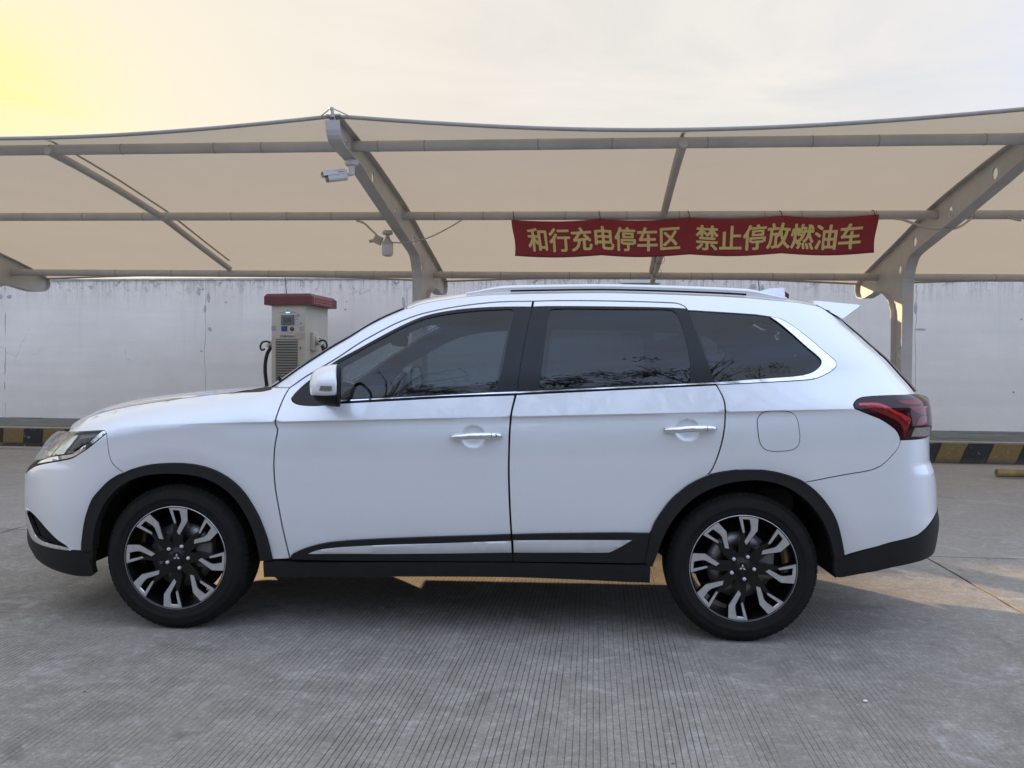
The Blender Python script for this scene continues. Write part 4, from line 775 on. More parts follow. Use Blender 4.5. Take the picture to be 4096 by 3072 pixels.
def resample(pts,step=.018,closed=True):
    """smooth a traced outline but keep its corners"""
    p=[np.array(q) for q in pts]; q=[p[0]]
    for a in p[1:]:
        if np.linalg.norm(a-q[-1])>.0015: q.append(a)
    if closed and np.linalg.norm(q[0]-q[-1])<.0015: q.pop()
    p=q; n=len(p)
    def corner(i):
        if not closed and i in (0,n-1): return True
        a=p[i]-p[(i-1)%n]; b=p[(i+1)%n]-p[i]
        c=np.dot(a,b)/(np.linalg.norm(a)*np.linalg.norm(b)+1e-12); return c<math.cos(R(33))
    C=[corner(i) for i in range(n)]; out=[]
    for i in range(n if closed else n-1):
        p1,p2=p[i],p[(i+1)%n]; d=np.linalg.norm(p2-p1)
        p0=p[(i-1)%n] if not C[i] else None; p3=p[(i+2)%n] if not C[(i+1)%n] else None
        m1=(p2-p0)/(np.linalg.norm(p2-p1)+np.linalg.norm(p1-p0)) *d if p0 is not None else None
        m2=(p3-p1)/(np.linalg.norm(p3-p2)+np.linalg.norm(p2-p1))*d if p3 is not None else None
        if m1 is None and m2 is None: m1=m2=p2-p1
        elif m1 is None: m1=1.5*(p2-p1)-.5*m2
        elif m2 is None: m2=1.5*(p2-p1)-.5*m1
        k=max(1,int(math.ceil(d/step)))
        for j in range(k):
            t=j/k; out.append((2*t**3-3*t*t+1)*p1+(t**3-2*t*t+t)*m1+(-2*t**3+3*t*t)*p2+(t**3-t*t)*m2)
    if not closed: out.append(p[-1])
    return np.array(out)
def pip(X,Y,P):
    c=np.zeros(len(X),bool); n=len(P); j=n-1
    for i in range(n):
        xi,yi=P[i];xj,yj=P[j]
        if yi!=yj: c^=((yi>Y)!=(yj>Y))&(X<(xj-xi)*(Y-yi)/(yj-yi)+xi)
        j=i
    return c
def shrink(P,g):
    n=len(P); A=np.roll(P,1,0); B=np.roll(P,-1,0)
    ar=np.sum(P[:,0]*B[:,1]-B[:,0]*P[:,1])
    t=(P-A); t/=np.linalg.norm(t,axis=1,keepdims=True)+1e-12; u=(B-P); u/=np.linalg.norm(u,axis=1,keepdims=True)+1e-12
    s=1 if ar>0 else -1
    n1=np.stack([-t[:,1],t[:,0]],1)*s; n2=np.stack([-u[:,1],u[:,0]],1)*s; m=n1+n2; L_=np.maximum((m*n1).sum(1,keepdims=True),.5)
    return P+m/L_*g
def tri_panel(polys,holes=(),off=0.0,depth=.012,gap=.0024,step=.026,dents=False,dome=0.0,raw=False):
    V=[];NN=[];Fc=[]
    for poly in polys:
        P=np.array(poly) if raw else resample(poly)
        if gap: P=shrink(P,gap)
        hs=[shrink(resample(h),-0.0) for h in holes]; hs=[h for h in hs if pip(h[:1,0],h[:1,1],P)[0] or pip(h[:,0],h[:,1],P).any()]
        lo=P.min(0);hi=P.max(0)
        gu=np.arange(lo[0]+step*.5,hi[0],step); gz_=np.arange(lo[1]+step*.5,hi[1],step)
        GU,GZ=np.meshgrid(gu,gz_,indexing='ij'); G=np.stack([GU.ravel(),GZ.ravel()],1); ex_=[G]
        # rows along the crease
        cu=np.arange(lo[0]+step*.4,hi[0],step*.9); cx=SB(cu,np.full(len(cu),1.03))[0]; cz=1.026+.032*cx
        for d_ in (-.036,-.026,-.018,-.011,-.006,-.002,.002,.006,.012,.02): ku=np.ones(len(cu),bool) if not (dents and d_<-.03) else np.all([np.abs(cu-a)>.078 for a,b in CUPS],axis=0); ex_.append(np.stack([cu[ku],(cz+d_)[ku]],1))
        G=G[np.abs(G[:,1]-(1.026+.032*SB(G[:,0],G[:,1])[0])+.012)>.040]; ex_[0]=G
        if dents:
            for (a,b) in CUPS:
                g=np.arange(-.072,.0721,.006); A,B=np.meshgrid(a+g,b+g*.9,indexing='ij'); A=A.ravel();B=B.ravel(); kk=B<1.026+.032*SB(A,B)[0]-.031; ex_.append(np.stack([A[kk],B[kk]],1))
        G=np.concatenate(ex_); ok=pip(G[:,0],G[:,1],P)
        Q=shrink(P,.006)
        # keep grid points off the boundary
        allb=np.concatenate([P]+hs)
        ok&=np.array([np.min(np.hypot(allb[:,0]-g[0],allb[:,1]-g[1])) for g in G])>.0085 if len(G) else ok
        for h in hs: ok&=~pip(G[:,0],G[:,1],h)
        G=G[ok]
        pts=[Vector(q) for q in P]; fl=[list(range(len(P)))]
        for h in hs: fl.append(list(range(len(pts),len(pts)+len(h)))); pts+=[Vector(q) for q in h]
        pts+=[Vector(q) for q in G]
        res=delaunay_2d_cdt(pts,[],fl,0,1e-7)
        U=np.array([q[0] for q in res[0]]); Z=np.array([q[1] for q in res[0]])
        T=np.array([tuple(q) for q in res[2] if len(q)==3])
        cx=U[T].mean(1); cy=Z[T].mean(1); k=pip(cx,cy,P)
        for h in hs: k&=~pip(cx,cy,h)
        T=T[k]
        o=off
        if dome:
            dist=np.array([np.min(np.hypot(allb[:,0]-a,allb[:,1]-b)) for a,b in zip(U,Z)]); o=off+dome*(1-np.clip(1-dist/ (abs(dome)*1.6),0,1)**2)
        X,Nn=SP(U,Z,o,dents)
        if dome:
            # normals from the mesh itself
            acc=np.zeros_like(X)
            fn=np.cross(X[T[:,1]]-X[T[:,0]],X[T[:,2]]-X[T[:,0]])
            s=np.sign((fn*Nn[T[:,0]]).sum(1,keepdims=True)); fn=fn*s
            for q in range(3): np.add.at(acc,T[:,q],fn)
            Nn=acc/(np.linalg.norm(acc,axis=1,keepdims=True)+1e-12)
        fn=np.cross(X[T[:,1]]-X[T[:,0]],X[T[:,2]]-X[T[:,0]]); fl_=(fn*Nn[T[:,0]]).sum(1)<0; T[fl_]=T[fl_][:,::-1]
        b0=len(V); V+=X.tolist(); NN+=Nn.tolist(); Fc+=[tuple(b0+i for i in t) for t in T.tolist()]
        if depth:
            E={}
            for a,b,c in T.tolist():
                for e in ((a,b),(b,c),(c,a)): E[e]=1
            for (a,b) in E:
                if (b,a) in E: continue
                pa,pb=X[a],X[b]; na,nb=Nn[a],Nn[b]; sn=np.cross(pb-pa,na); sn=sn/(np.linalg.norm(sn)+1e-12)
                b1=len(V); V+=[pa.tolist(),pb.tolist(),(pb-nb*depth).tolist(),(pa-na*depth).tolist()]; NN+=[sn.tolist()]*4; Fc.append((b1,b1+3,b1+2,b1+1))
    return V,NN,Fc
def mirror(V,NN,Fc): return [(a,2*W-b,c) for a,b,c in V],[(a,-b,c) for a,b,c in NN],[tuple(reversed(f)) for f in Fc]
def merge(*ms):
    V=[];N_=[];F_=[]
    for v,n,f in ms:
        b=len(V); V+=v; N_+=n; F_+=[tuple(b+i for i in q) for q in f]
    return V,N_,F_
def panel(name,polys,mat,parent=None,both=True,join=False,label=None,**kw):
    m=tri_panel(polys,**kw); par=parent or car; pf=None
    if isinstance(par,tuple): par,pf=par
    if join: m=merge(m,mirror(*m)); o=mesh_obj(name,m[0],m[2],mat,par,normals=m[1]); o2=None
    else:
        o=mesh_obj(name,m[0],m[2],mat,par,normals=m[1]); o2=None
        if both: mm=mirror(*m); o2=mesh_obj(name,mm[0],mm[2],mat,pf or (par if not pf else pf),normals=mm[1])
    if label: o['label']=label
    return (o,o2) if both and not join else o
def relax(line,keep=(),step=.02,it=3):
    a=np.array(resample(line,step,closed=False))
    for _ in range(it): a[1:-1]=.25*a[:-2]+.5*a[1:-1]+.25*a[2:]
    return a
def smooth_shut(line,i0,i1):
    # even out hand-traced wobble between two points of a shut line
    seg=relax(line[i0:i1+1],it=4); idx=np.linspace(0,len(seg)-1,max(3,len(seg)//2)).round().astype(int)
    return line[:i0]+[tuple(seg[i]) for i in idx]+line[i1+1:]
dA,dB,dC=LN('dA'),LN('dB'),LN('dC')
dB=smooth_shut(dB,7,len(dB)-1); dA=smooth_shut(dA,20,len(dA)-1)
FDB=LN('fd_belt')
# front door: down the front edge, along the bottom, up the B post, then the belt and the window opening
front_door=dA+[dB[-1]]+dB[::-1][1:]
def cut_at(line,z):
    """part of a line below height z (lines run downwards)"""
    return [p for p in line if p[1]<z]
zb=FDB[0][1]
fd=dA+cut_at(dB,zb)[::-1]+FDB
FD,FD2=panel('front_door',[fd],M_PAINT,dents=True,gap=.0042)
RB=LN('rd_belt'); zc_=RB[-1][1]
rd_lower=RB+cut_at(dC,zc_)+cut_at(dB,RB[0][1])[::-1]
rd_upper=LN('rd_top')+LN('rd_topin')[1:]
RD,RD2=panel('rear_door',[rd_lower,rd_upper],M_PAINT,dents=True,gap=.0042)
# wing
cut_j=LN('ff_out').index(min(LN('ff_out'),key=lambda p:(p[0]-LN('fb_joint')[-1][0])**2+(p[1]-LN('fb_joint')[-1][1])**2))
iA=min(range(len(dA)),key=lambda i:(dA[i][0]-LN('a_base')[-1][0])**2+(dA[i][1]-LN('a_base')[-1][1])**2)
fender=LN('fender_top')[:-1]+LN('a_base')+dA[iA+1:]+LN('ff_out')[cut_j:][::-1]+LN('fb_joint')[::-1]+LN('hl_top')[::-1]
panel('front_wing',[fender],M_PAINT)
# body side: A post, cant rail, quarter
rfo=LN('rf_out'); jr=min(range(len(rfo)),key=lambda i:(rfo[i][0]-LN('rb_joint')[-1][0])**2+(rfo[i][1]-LN('rb_joint')[-1][1])**2)
zq=1.0
iq=min(range(len(dC)),key=lambda i:abs(dC[i][0]-dC[16][0])+abs(dC[i][1]-dC[16][1]))
near=[p for p in dC[:20]]
rf_part=[p for p in rfo[:jr+1] if p[1]>near[-1][1]-.004]
side=LN('ws_edge')+LN('ditch')+LN('d_pillar')+LN('tl_top')[1:]+LN('tl_bot')[1:]+LN('rb_joint')[1:]+rf_part[::-1][1:]+near[::-1]+LN('rd_top')[::-1][1:]+dA[1:iA+1]
panel('body_side',[side],M_PAINT,holes=[LN('q_hole')])
# front bumper / rear bumper, carried round to the middle of the car
def to_centre_front(z0,z1,n=6): return [(-1.3,z0+(z1-z0)*i/n) for i in range(n+1)]
fbt=LN('fb_top'); fbl=LN('fb_low')
fb=[(-1.3,.70)]+[( -1.15,.715)]+fbt[::-1]+LN('fb_joint')[1:]+LN('ff_out')[:cut_j][::-1]+fbl[::-1]+[(-1.0,fbl[0][1]),(-1.15,.56),(-1.3,.55)]
panel('front_bumper',[fb],M_PAINT,join=True)
lbt=LN('lb_top'); lbb=LN('lb_bot')
flb=[(-1.3,.46),(-1.1,.47),(lbt[0][0],lbt[0][1])]+lbt[1:]+lbb+[(-1.1,.245),(-1.3,.235)]
panel('lower_bumper',[flb],M_BLACK,join=True,off=.004,depth=.03)
panel('grille',[[(-1.3,.56),(-1.3,.69),(-1.16,.70),(-1.02,.60),(-1.1,.565)]],M_BLACK,join=True,off=-.01)
rbj=LN('rb_joint'); rbt=LN('rb_top'); rbl=LN('rb_low')
rb=rbj+rfo[jr+1:]+rbl[::-1]+[(4.05,rbl[0][1]),(4.3,.44),(4.3,.86),(4.0,.86)]+rbt[::-1]
panel('rear_bumper',[rb],M_PAINT,join=True)
rlb=rbl+[LN('rl_bot')[-1]]+LN('rl_bot')[:-1][::-1]+[(4.1,.37),(4.3,.38),(4.3,.46),(4.05,rbl[0][1])]
panel('lower_rear_bumper',[rlb],M_BLACK,join=True,off=.003,depth=.03)
# tailgate
dp=LN('d_pillar')
tg=dp+[(LN('tl')[-1][0],LN('tl')[-1][1])]+[p for p in LN('tl')[::-1][1:8] if p[0]>3.7]+[(4.0,.87),(4.3,.87),(4.3,1.10),(4.3,1.18),(3.95,1.22)]
tgp=[(p[0]+.006,p[1]) for p in dp if p[1]<1.24]
panel('tailgate',[[(3.95,.88),(4.3,.88),(4.3,1.2),(4.0,1.2)]],M_PAINT,join=True,raw=False)
gl=[p for p in dp if 1.16<p[1]<1.56]
rg=[(p[0]+.02,p[1]) for p in gl]
panel('rear_window',[rg+[(4.3,gl[-1][1]),(4.3,gl[0][1])]],M_GLOSS,join=True,off=.002)
# flares, sills, cladding
panel('front_arch_flare',[LN('ff_out')+LN('ff_in')],M_BLACK,off=.013,depth=.05,gap=0)
panel('rear_arch_flare',[LN('rf_out')+LN('rf_in')],M_BLACK,off=.013,depth=.05,gap=0)
panel('sill',[LN('sill')],M_BLACK,off=.016,depth=.06,gap=.0)
CF,CF2=panel('door_cladding',[LN('clad_f')],M_BLACK,(FD,FD2),off=.016,depth=.02,dome=0)
CR_,CR2=panel('door_cladding',[LN('clad_r')],M_BLACK,(RD,RD2),off=.016,depth=.02)
panel('silver_insert',[LN('insert_f')],M_SATIN,(FD,FD2),off=.018,depth=.006,gap=0,dome=.008)
panel('silver_insert',[LN('insert_r')],M_SATIN,(RD,RD2),off=.018,depth=.006,gap=0,dome=.008)
# windows
ft=FDB[4:]+[p for p in dB if p[1]>FDB[3][1]-.002][1:]
f_open=[p for p in FDB]+[p for p in dB[1:] if p[1]>FDB[0][1]]
panel('window_frame',[f_open],M_GLOSS,(FD,FD2),holes=[LN('f_glass')],off=-.003,gap=.0005,depth=.01)
r_open=RB+[p for p in dC[::-1] if p[1]>RB[-1][1]]+LN('rd_topin')[1:]+[p for p in dB[1:] if p[1]>RB[0][1]]
panel('window_frame',[r_open],M_GLOSS,(RD,RD2),holes=[LN('r_glass')],off=-.003,gap=.0012,depth=.01)
panel('window_glass',[LN('f_glass')],M_GLASS_F,(FD,FD2),off=-.007,gap=-.002,depth=0)
panel('window_glass',[LN('r_glass')],M_GLASS_R,(RD,RD2),off=-.007,gap=-.002,depth=0)
panel('belt_moulding',[LN('belt_chrome_f')],M_CHROME,(FD,FD2),off=.003,gap=0,depth=.008,dome=.005)
panel('belt_moulding',[LN('belt_chrome_r')],M_CHROME,(RD,RD2),off=.003,gap=0,depth=.008,dome=.005)
panel('quarter_window',[LN('q_glass')],M_GLASS_R,off=-.006,gap=-.003,depth=0)
panel('quarter_window_frame',[LN('q_hole')],M_GLOSS,holes=[LN('q_glass')],off=-.006,gap=.0005,depth=.006)
panel('quarter_moulding',[LN('q_chrome')],M_CHROME,off=.003,gap=0,depth=.008,dome=.0012)
# filler flap: a dark seam with a painted lid
fu=LN('fuel'); cfu=np.mean(fu,0)
FL=panel('fuel_flap',[fu],M_PAINT,both=False,off=.0022,gap=.0026,depth=.002,step=.02)
panel('flap_seam',[fu],M_DARK,FL,both=False,holes=[(np.array(fu)*.965+cfu*.035).tolist()],off=.0012,gap=0,depth=.001)
# lamps
def lamp_front():
    lens=LN('hl_lens'); H=panel('headlight',[lens],M_LENS,gap=0,depth=0,off=.001)
    panel('lamp_housing',[lens],M_HOUSING,H,off=-.03,gap=-.002,depth=0)
    panel('reflector',[LN('hl_refl')],M_REFL,H,off=-.022,gap=0,depth=.006,dome=.006); panel('reflector',[LN('hl_refl_b')],M_REFL,H,off=-.024,gap=0,depth=.006,dome=.004)
    panel('projector',[LN('hl_proj')],M_GLOSS,H,off=-.02,gap=0,depth=.01,dome=.006)
    panel('chrome_strip',[LN('hl_strip')],M_CHROME,H,off=.002,gap=0,depth=.01,dome=.004)
    panel('lamp_trim',[LN('hl_trim')],M_BLACK,H,off=-.004,gap=0,depth=.02)
lamp_front()
panel('fog_recess',[LN('fog')],M_DARK,off=-.018,gap=-.004,depth=0); panel('fog_moulding',[LN('fog_strip')],M_CHROME,off=.006,gap=0,depth=.02,dome=.005)
T=panel('taillight',[LN('tl')],M_SMOKE,off=.002,gap=.001,depth=.02)
panel('light_arc',[LN('tl_arc')],M_RED,T,off=.003,gap=0,depth=.002,dome=.003)
arc=LN('tl_arc'); panel('light_edge',[arc[:6]+[(p[0]-.004,p[1]-.011) for p in arc[:6]][::-1]],M_REDHOT,T,off=.006,gap=0,depth=.003)
for k_,mm in (('tl_red_a',M_RED),('tl_red_b',M_RED),('tl_red_c',M_RED)): panel('red_segment',[LN(k_)],mm,T,off=.003,gap=0,depth=.001)
ra=LN('tl_red_a'); rb_=LN('tl_red_b'); rc_=LN('tl_red_c')
panel('red_reflector',[[(3.66,1.015),(3.70,1.017),(3.70,1.03),(3.66,1.03)]],M_REDHOT,T,off=.004,gap=0,depth=.001) if False else None
CLR=panel('reverse_light',[LN('tl_clear')],flat('reverse_lens',(.33,.32,.30),.15,metal=.5,var=.35,vscale=90),T,off=.003,gap=0,depth=.001)
# handles
def handle(key,parent,far,keyhole):
    P=resample(LN(key),.004); x=SB(P[:,0],P[:,1])[0]; lo=P[x.argmin()]; hi=P[x.argmax()]
    us=np.linspace(lo[0]+.006,hi[0]-.006,22); pts=[];rad=[]
    for i,u in enumerate(us):
        band=P[np.abs(P[:,0]-u)<.007]; zt,zb_=band[:,1].max(),band[:,1].min(); t=i/21
        X,N_=SP(np.array([u]),np.array([(zt+zb_)/2]),.012+.020*math.sin(math.pi*min(1,max(0,t)))**.5)
        pts.append(X[0]); e=math.sin(math.pi*t)**.25 if 0<t<1 else .25
        rad.append(.0172*max(.3,e) if t<.8 else .0178*max(.3,e))
    for par,mir in ((parent,False),(far,True)):
        q=[(p[0],2*W-p[1] if mir else p[1],p[2]) for p in pts]
        m=MB().tube(q,rad,14); h=m.build('handle',M_CHROME,par)
        d=q[17]; MB().tube([(d[0]-.0008,d[1],d[2]),(d[0]+.0008,d[1],d[2])],rad[17]+.0006,14).build('handle_joint',M_DARK,h) if not mir else None
        if keyhole and not mir:
            e=q[19]; MB().lathe([(0,-.0142),(.0075,-.0142),(.0085,-.0125),(.0085,-.008)],16,'y',org=(e[0]-.004,e[1],e[2])).build('lock_barrel',flat('lock_steel',(.25,.25,.26),.3,metal=.9),h)
        for sx in (q[1],q[20]):
            MB().box(sx[0]-.012,sx[0]+.012,min(sx[1],sx[1]+(.03 if not mir else -.03)),max(sx[1],sx[1]+(.03 if not mir else -.03)),sx[2]-.006,sx[2]+.006).build('handle_foot',M_BLACK,h)
handle('handle_f',FD,FD2,True); handle('handle_r',RD,RD2,False)
# ------------------------------------------------------------------ lofted top surfaces
def edge3(lines,off=0):
    a=resample(lines,.03,closed=False); X,_=SP(a[:,0],a[:,1],off); return X
def loft(name,E,mat,bow,crown,p=2.6,n=28,drop=0,parent=None,inset=.002,shoulder=0):
    V=[];m=len(E)
    for i,(x,y,z) in enumerate(E):
        s=i/(m-1); b=bow(s); c=crown(s); y0=y+inset
        for j in range(n+1):
            t=-1+2*j/n; t=math.copysign(abs(t)**.8,t); q=1-abs(t)**p; V.append((x+b*(1-t*t),W+t*(W-y0),z+c*q+shoulder*(1-abs(t)**11)-drop))
    F_=[(i*(n+1)+j,(i+1)*(n+1)+j,(i+1)*(n+1)+j+1,i*(n+1)+j+1) for i in range(m-1) for j in range(n)]
    o=mesh_obj(name,V,F_,mat,parent or car,smooth=True)
    # face upwards
    if o.data.polygons[len(F_)//2].normal.z<0: o.data.flip_normals()
    return o,V,m,n
ft=LN('fender_top'); ih=8
bonnet,_,_,_=loft('bonnet',edge3(ft[:ih+1]),M_PAINT,lambda s:-.205*(1-s)**2.2,lambda s:.012+.034*math.sin(math.pi*min(1,.25+s*.75))**.8,p=3.2)
loft('windscreen_cowl',edge3(ft[ih:-1]+LN('a_base')[:1]),M_BLACK,lambda s:-.02*s,lambda s:.03,p=3,inset=.0,drop=.012)
wse=LN('ws_edge'); WS,_,_,_=loft('windscreen',edge3(wse),M_WSCREEN,lambda s:-.16+.06*s,lambda s:.02+.02*s,p=2.4,inset=.003,drop=.001)
for y in (1.05,.55):
    MB().tube([(-.97,y,1.175),(-.93,y-.25*(1 if y>.8 else .9),1.19),(-.90,y-.5 if y>.8 else y-.33,1.20)],.009,6).build('wiper',M_BLACK,car)
# windscreen side moulding
m=MB(); a=edge3(wse,.003); m.tube([tuple(p) for p in a],.0038,8).build('windscreen_moulding',M_GLOSS,car)
MB().tube([(p[0],2*W-p[1],p[2]) for p in a],.0038,8).build('windscreen_moulding',M_GLOSS,car)
DE=edge3(LN('ditch')); roof,RV,rm,rn=loft('roof',DE,M_PAINT,lambda s:-.10*(1-s)+.05*s,lambda s:.024+.010*math.sin(math.pi*s),p=2.3,inset=.004,shoulder=.022,n=44)
loft('headliner',DE,M_HEADLINER,lambda s:-.08*(1-s),lambda s:.036,p=2.3,inset=.02,drop=.035)
def roof_z(x,y):
    i=int(np.argmin(np.abs(DE[:,0]-x))); e=DE[i]; s=i/(len(DE)-1); t=(y-W)/(W-e[1]); return e[2]+.022+(.024+.010*math.sin(math.pi*s))*(1-abs(t)**2.3)
# roof rails
for mir in (False,True):
    xs=np.linspace(.02,1.57,50); pts=[];rad=[]
    for i,x in enumerate(xs):
        s=i/49; k=int(np.argmin(np.abs(DE[:,0]-x))); y=float(np.interp(x,DE[:,0],DE[:,1]))+.032; lift=min(1,min(s/.13,(1-s)/.12)); lift=lift*lift*(3-2*lift)
        z=float(np.interp(x,DE[:,0],DE[:,2]))+.018+.014*lift; pts.append((x,2*W-y if mir else y,z)); rad.append(.005+.009*lift)
    m=MB().tube(pts,rad,12); m.build('roof_rail',M_PAINT,car)
    m=MB().tube([(p[0],p[1]-(.004 if not mir else -.004),p[2]-.013) for p in pts[7:-6]],.006,8); m.build('rail_shadow_line',M_BLACK,car)  # black tube standing in for the shadow line under the rail
# fin antenna
fp=[(1.60,1.655),(1.64,1.685),(1.69,1.716),(1.715,1.7205),(1.752,1.7205),(1.757,1.66)]
fin=MB(); V=[];n_=len(fp)
fpf=LN('fin')
zr=roof_z(1.68,W)
V=[(p[0],W-.016,p[1]) for p in fpf[:4]]+[(fpf[4][0],W-.03,zr-.02),(fpf[0][0]-.05,W-.03,zr-.02)]
V2=[(p[0],2*W-p[1],p[2]) for p in V]; fin.add(V+V2,[(0,1,2,3,4,5),(11,10,9,8,7,6)]+[(i,(i+1)%6+6-0 if False else i+6,(i+1)%6+6,(i+1)%6) for i in range(6)])
fin.build('antenna_fin',M_PAINT,car)
# rear spoiler
sp=[tuple(p) for p in LN('spoiler')]
def spoiler():
    prof_=resample(sp,.02); nrow=9; V=[]; F_=[]; k=len(prof_)
    ys=[.262,.275,.34,.6,W,2*W-.6,2*W-.34,2*W-.275,2*W-.262]
    c=prof_.mean(0)
    for j,y in enumerate(ys):
        sc=.93 if j in (0,8) else 1.0; rise=.028*(1-((y-W)/(W-.26))**2); out=.02*(1-((y-W)/(W-.26))**2)
        for p in prof_:
            sl=(p[1]-sp[5][1])*.55*(1 if y<W else -1)*max(0,1-abs(min(y,2*W-y)-.262)/.3)
            V.append((c[0]+(p[0]-c[0])*sc+out,y+sl,c[1]+(p[1]-c[1])*sc+rise))
    for j in range(nrow-1):
        for i in range(k): F_.append((j*k+i,j*k+(i+1)%k,(j+1)*k+(i+1)%k,(j+1)*k+i))
    m=MB(); m.add(V,F_,False); m.add(V[:k],[tuple(range(k))]); m.add(V[-k:],[tuple(reversed(range(k)))]); o=m.build('spoiler',M_PAINT,car)
    return o
spoiler()
# door mirrors
def door_mirror(parent,mir):
    mp=np.array(LN('mir')); xr_=-.510; xf=-.640; zt,zbm=1.262,1.074; zc=(zt+zbm)/2; hz=(zt-zbm)/2
    def build(zlo,zhi,mat,name,par,grow=0):
        V=[];F_=[];na,nb=22,26
        for i in range(na+1):
            t=i/na; a=t*math.pi/2; x=xr_-.012-(abs(xr_-xf)-.012)*math.sin(a)
            s=math.cos(a)**.62 if t<1 else .0
            for j in range(nb):
                b=2*math.pi*j/nb; cz=math.copysign(abs(math.sin(b))**.84,math.sin(b)); cy=math.copysign(abs(math.cos(b))**1.0,math.cos(b))
                z=zc+.006+(hz+grow)*s*cz; z=min(max(z,zlo),zhi); y=-.142+(.098+grow)*s*cy
                V.append((x-grow*.5,2*W-y if mir else y,z))
        for i in range(na):
            for j in range(nb): F_.append((i*nb+j,i*nb+(j+1)%nb,(i+1)*nb+(j+1)%nb,(i+1)*nb+j))
        F_.append(tuple(range(nb)))
        m=MB().add(V,F_,True); return m.build(name,mat,par)
    h=build(zbm-.01,zt+.01,M_BLACK,'door_mirror',parent)
    build(1.133,zt+.02,M_PAINT,'mirror_cap',h,.003)
    Y=lambda y:2*W-y if mir else y
    rim=MB(); nb=28
    ring=lambda k,x:[(x,Y(-.142+.1*k*math.copysign(abs(math.cos(2*math.pi*j/nb))**.7,math.cos(2*math.pi*j/nb))),zc+.006+(hz+.001)*k*math.copysign(abs(math.sin(2*math.pi*j/nb))**.7,math.sin(2*math.pi*j/nb))) for j in range(nb)]
    a,b,c_=ring(1.0,xr_-.013),ring(1.0,xr_),ring(.90,xr_+.002)
    rim.add(a+b+c_,[(j,(j+1)%nb,nb+(j+1)%nb,nb+j) for j in range(nb)]+[(nb+j,nb+(j+1)%nb,2*nb+(j+1)%nb,2*nb+j) for j in range(nb)]); rim.build('mirror_rim',M_BLACK,h)
    MB().add(ring(.9,xr_-.003),[tuple(range(nb))]).build('mirror_glass',M_CHROME,h)
    # indicator strip wraps the outer front of the cap
    sg=MB(); V=[]
    for i in range(15):
        t=i/14; ang=R(8+t*62); x=-.527-.094*math.sin(ang)**1.0*1.0; 
        s=max(.0,math.cos(ang))**.62; y=-.142-.104*s-.002
        V+=[(x-.003,Y(y),1.1745+.0015*t),(x-.003,Y(y),1.1535)]
    sg.add(V,[(2*i,2*i+1,2*i+3,2*i+2) for i in range(14)],True); sg.build('indicator_lamp',flat('indicator_lens',(.33,.33,.32),.15,metal=.6,var=.3,vscale=60,coat=.6),h)
    pv=Vector((xr_-.05,Y(-.10),1.17)); a_=R(14)*(-1 if mir else 1); Rm=Matrix.Rotation(a_,4,'Z'); h.rotation_euler=(0,0,a_); h.location=pv-(Rm@pv)
    st=MB(); st.tube([(-.57,Y(-.06),1.12),(-.575,Y(.005),1.115),(-.58,Y(.05),1.12)],[.026,.03,.036],12); st.build('mirror_foot',M_BLACK,h)
door_mirror(FD,False); door_mirror(FD2,True)
# ------------------------------------------------------------------ body core, wells, floor
def core():
    du,dz=.025,.02; Ua=np.arange(-1.3,4.301,du); Za=np.arange(.20,1.66,dz); V=[];F_=[]
    def centre(u,z):
        x,y,_=SB(u,z); return float(x),float(y)
    outl=resample(side,.03); holes=[resample(LN(k)) for k in ('f_glass','r_glass','q_glass')]
    holes=[shrink(h,.016) for h in holes]
    UU,ZZ=np.meshgrid((Ua[:-1]+Ua[1:])/2,(Za[:-1]+Za[1:])/2,indexing='ij'); x,y,_=SB(UU,ZZ); keep=np.ones(UU.shape,bool)
    for xa in (-1.335,1.335): keep&=np.hypot(x-xa,ZZ-.345)>.43
    keep&=~((np.abs(x+1.335)<.43)&(ZZ<.345)); keep&=~((np.abs(x-1.335)<.43)&(ZZ<.345))
    for h in holes: keep&=~pip(UU.ravel(),ZZ.ravel(),h).reshape(UU.shape)
    # under the upper edges
    ztop_=np.interp(x,[-2.4,-1.98,-1.73,-1.456,-1.10,-.90,-.74,-.53,-.277,-.05,.3,1.2,1.55,1.74,2.0,2.3,2.4],[.70,.86,1.02,1.07,1.115,1.14,1.26,1.39,1.53,1.595,1.61,1.60,1.575,1.55,1.40,1.13,.9])-.012
    keep&=ZZ<ztop_; keep&=(ZZ<1.10+.04*x)|(x>1.85); keep&=ZZ>np.interp(x,[-2.4,-1.8,-1.7,1.6,1.75,1.9,2.1,2.35],[.34,.32,.30,.30,.335,.36,.40,.46])
    hl=resample(LN('hl_trim')); hx=pip(UU.ravel(),ZZ.ravel(),shrink(np.array(resample(LN('hl_lens'))),-.0)).reshape(UU.shape)
    keep&=~hx
    X,Nn=SP(np.repeat(Ua,len(Za)),np.tile(Za,len(Ua)),-.03); nz=len(Za)
    for i,j in zip(*np.nonzero(keep)): a=i*nz+j; F_.append((a,a+nz,a+nz+1,a+1))
    V=X.tolist(); v2=[(p[0],2*W-p[1],p[2]) for p in V]; b=len(V); F2=[tuple(b+q for q in reversed(f)) for f in F_]
    mesh_obj('body_shell',V+v2,F_+F2,M_DARK,car)
core()
gh=LN('ws_edge')+LN('ditch')+[p for p in LN('d_pillar') if p[1]>1.16]+[(3.6,1.12),(3.2,1.10),(2.4,1.07),(1.6,1.04),(1.1,1.03),(.8,1.05)]
panel('pillar_trim',[gh],M_INT,holes=[shrink(resample(LN(k)),.012).tolist() for k in ('f_glass','r_glass','q_glass')],off=-.024,gap=.004,depth=.02,step=.06)
fl=MB()
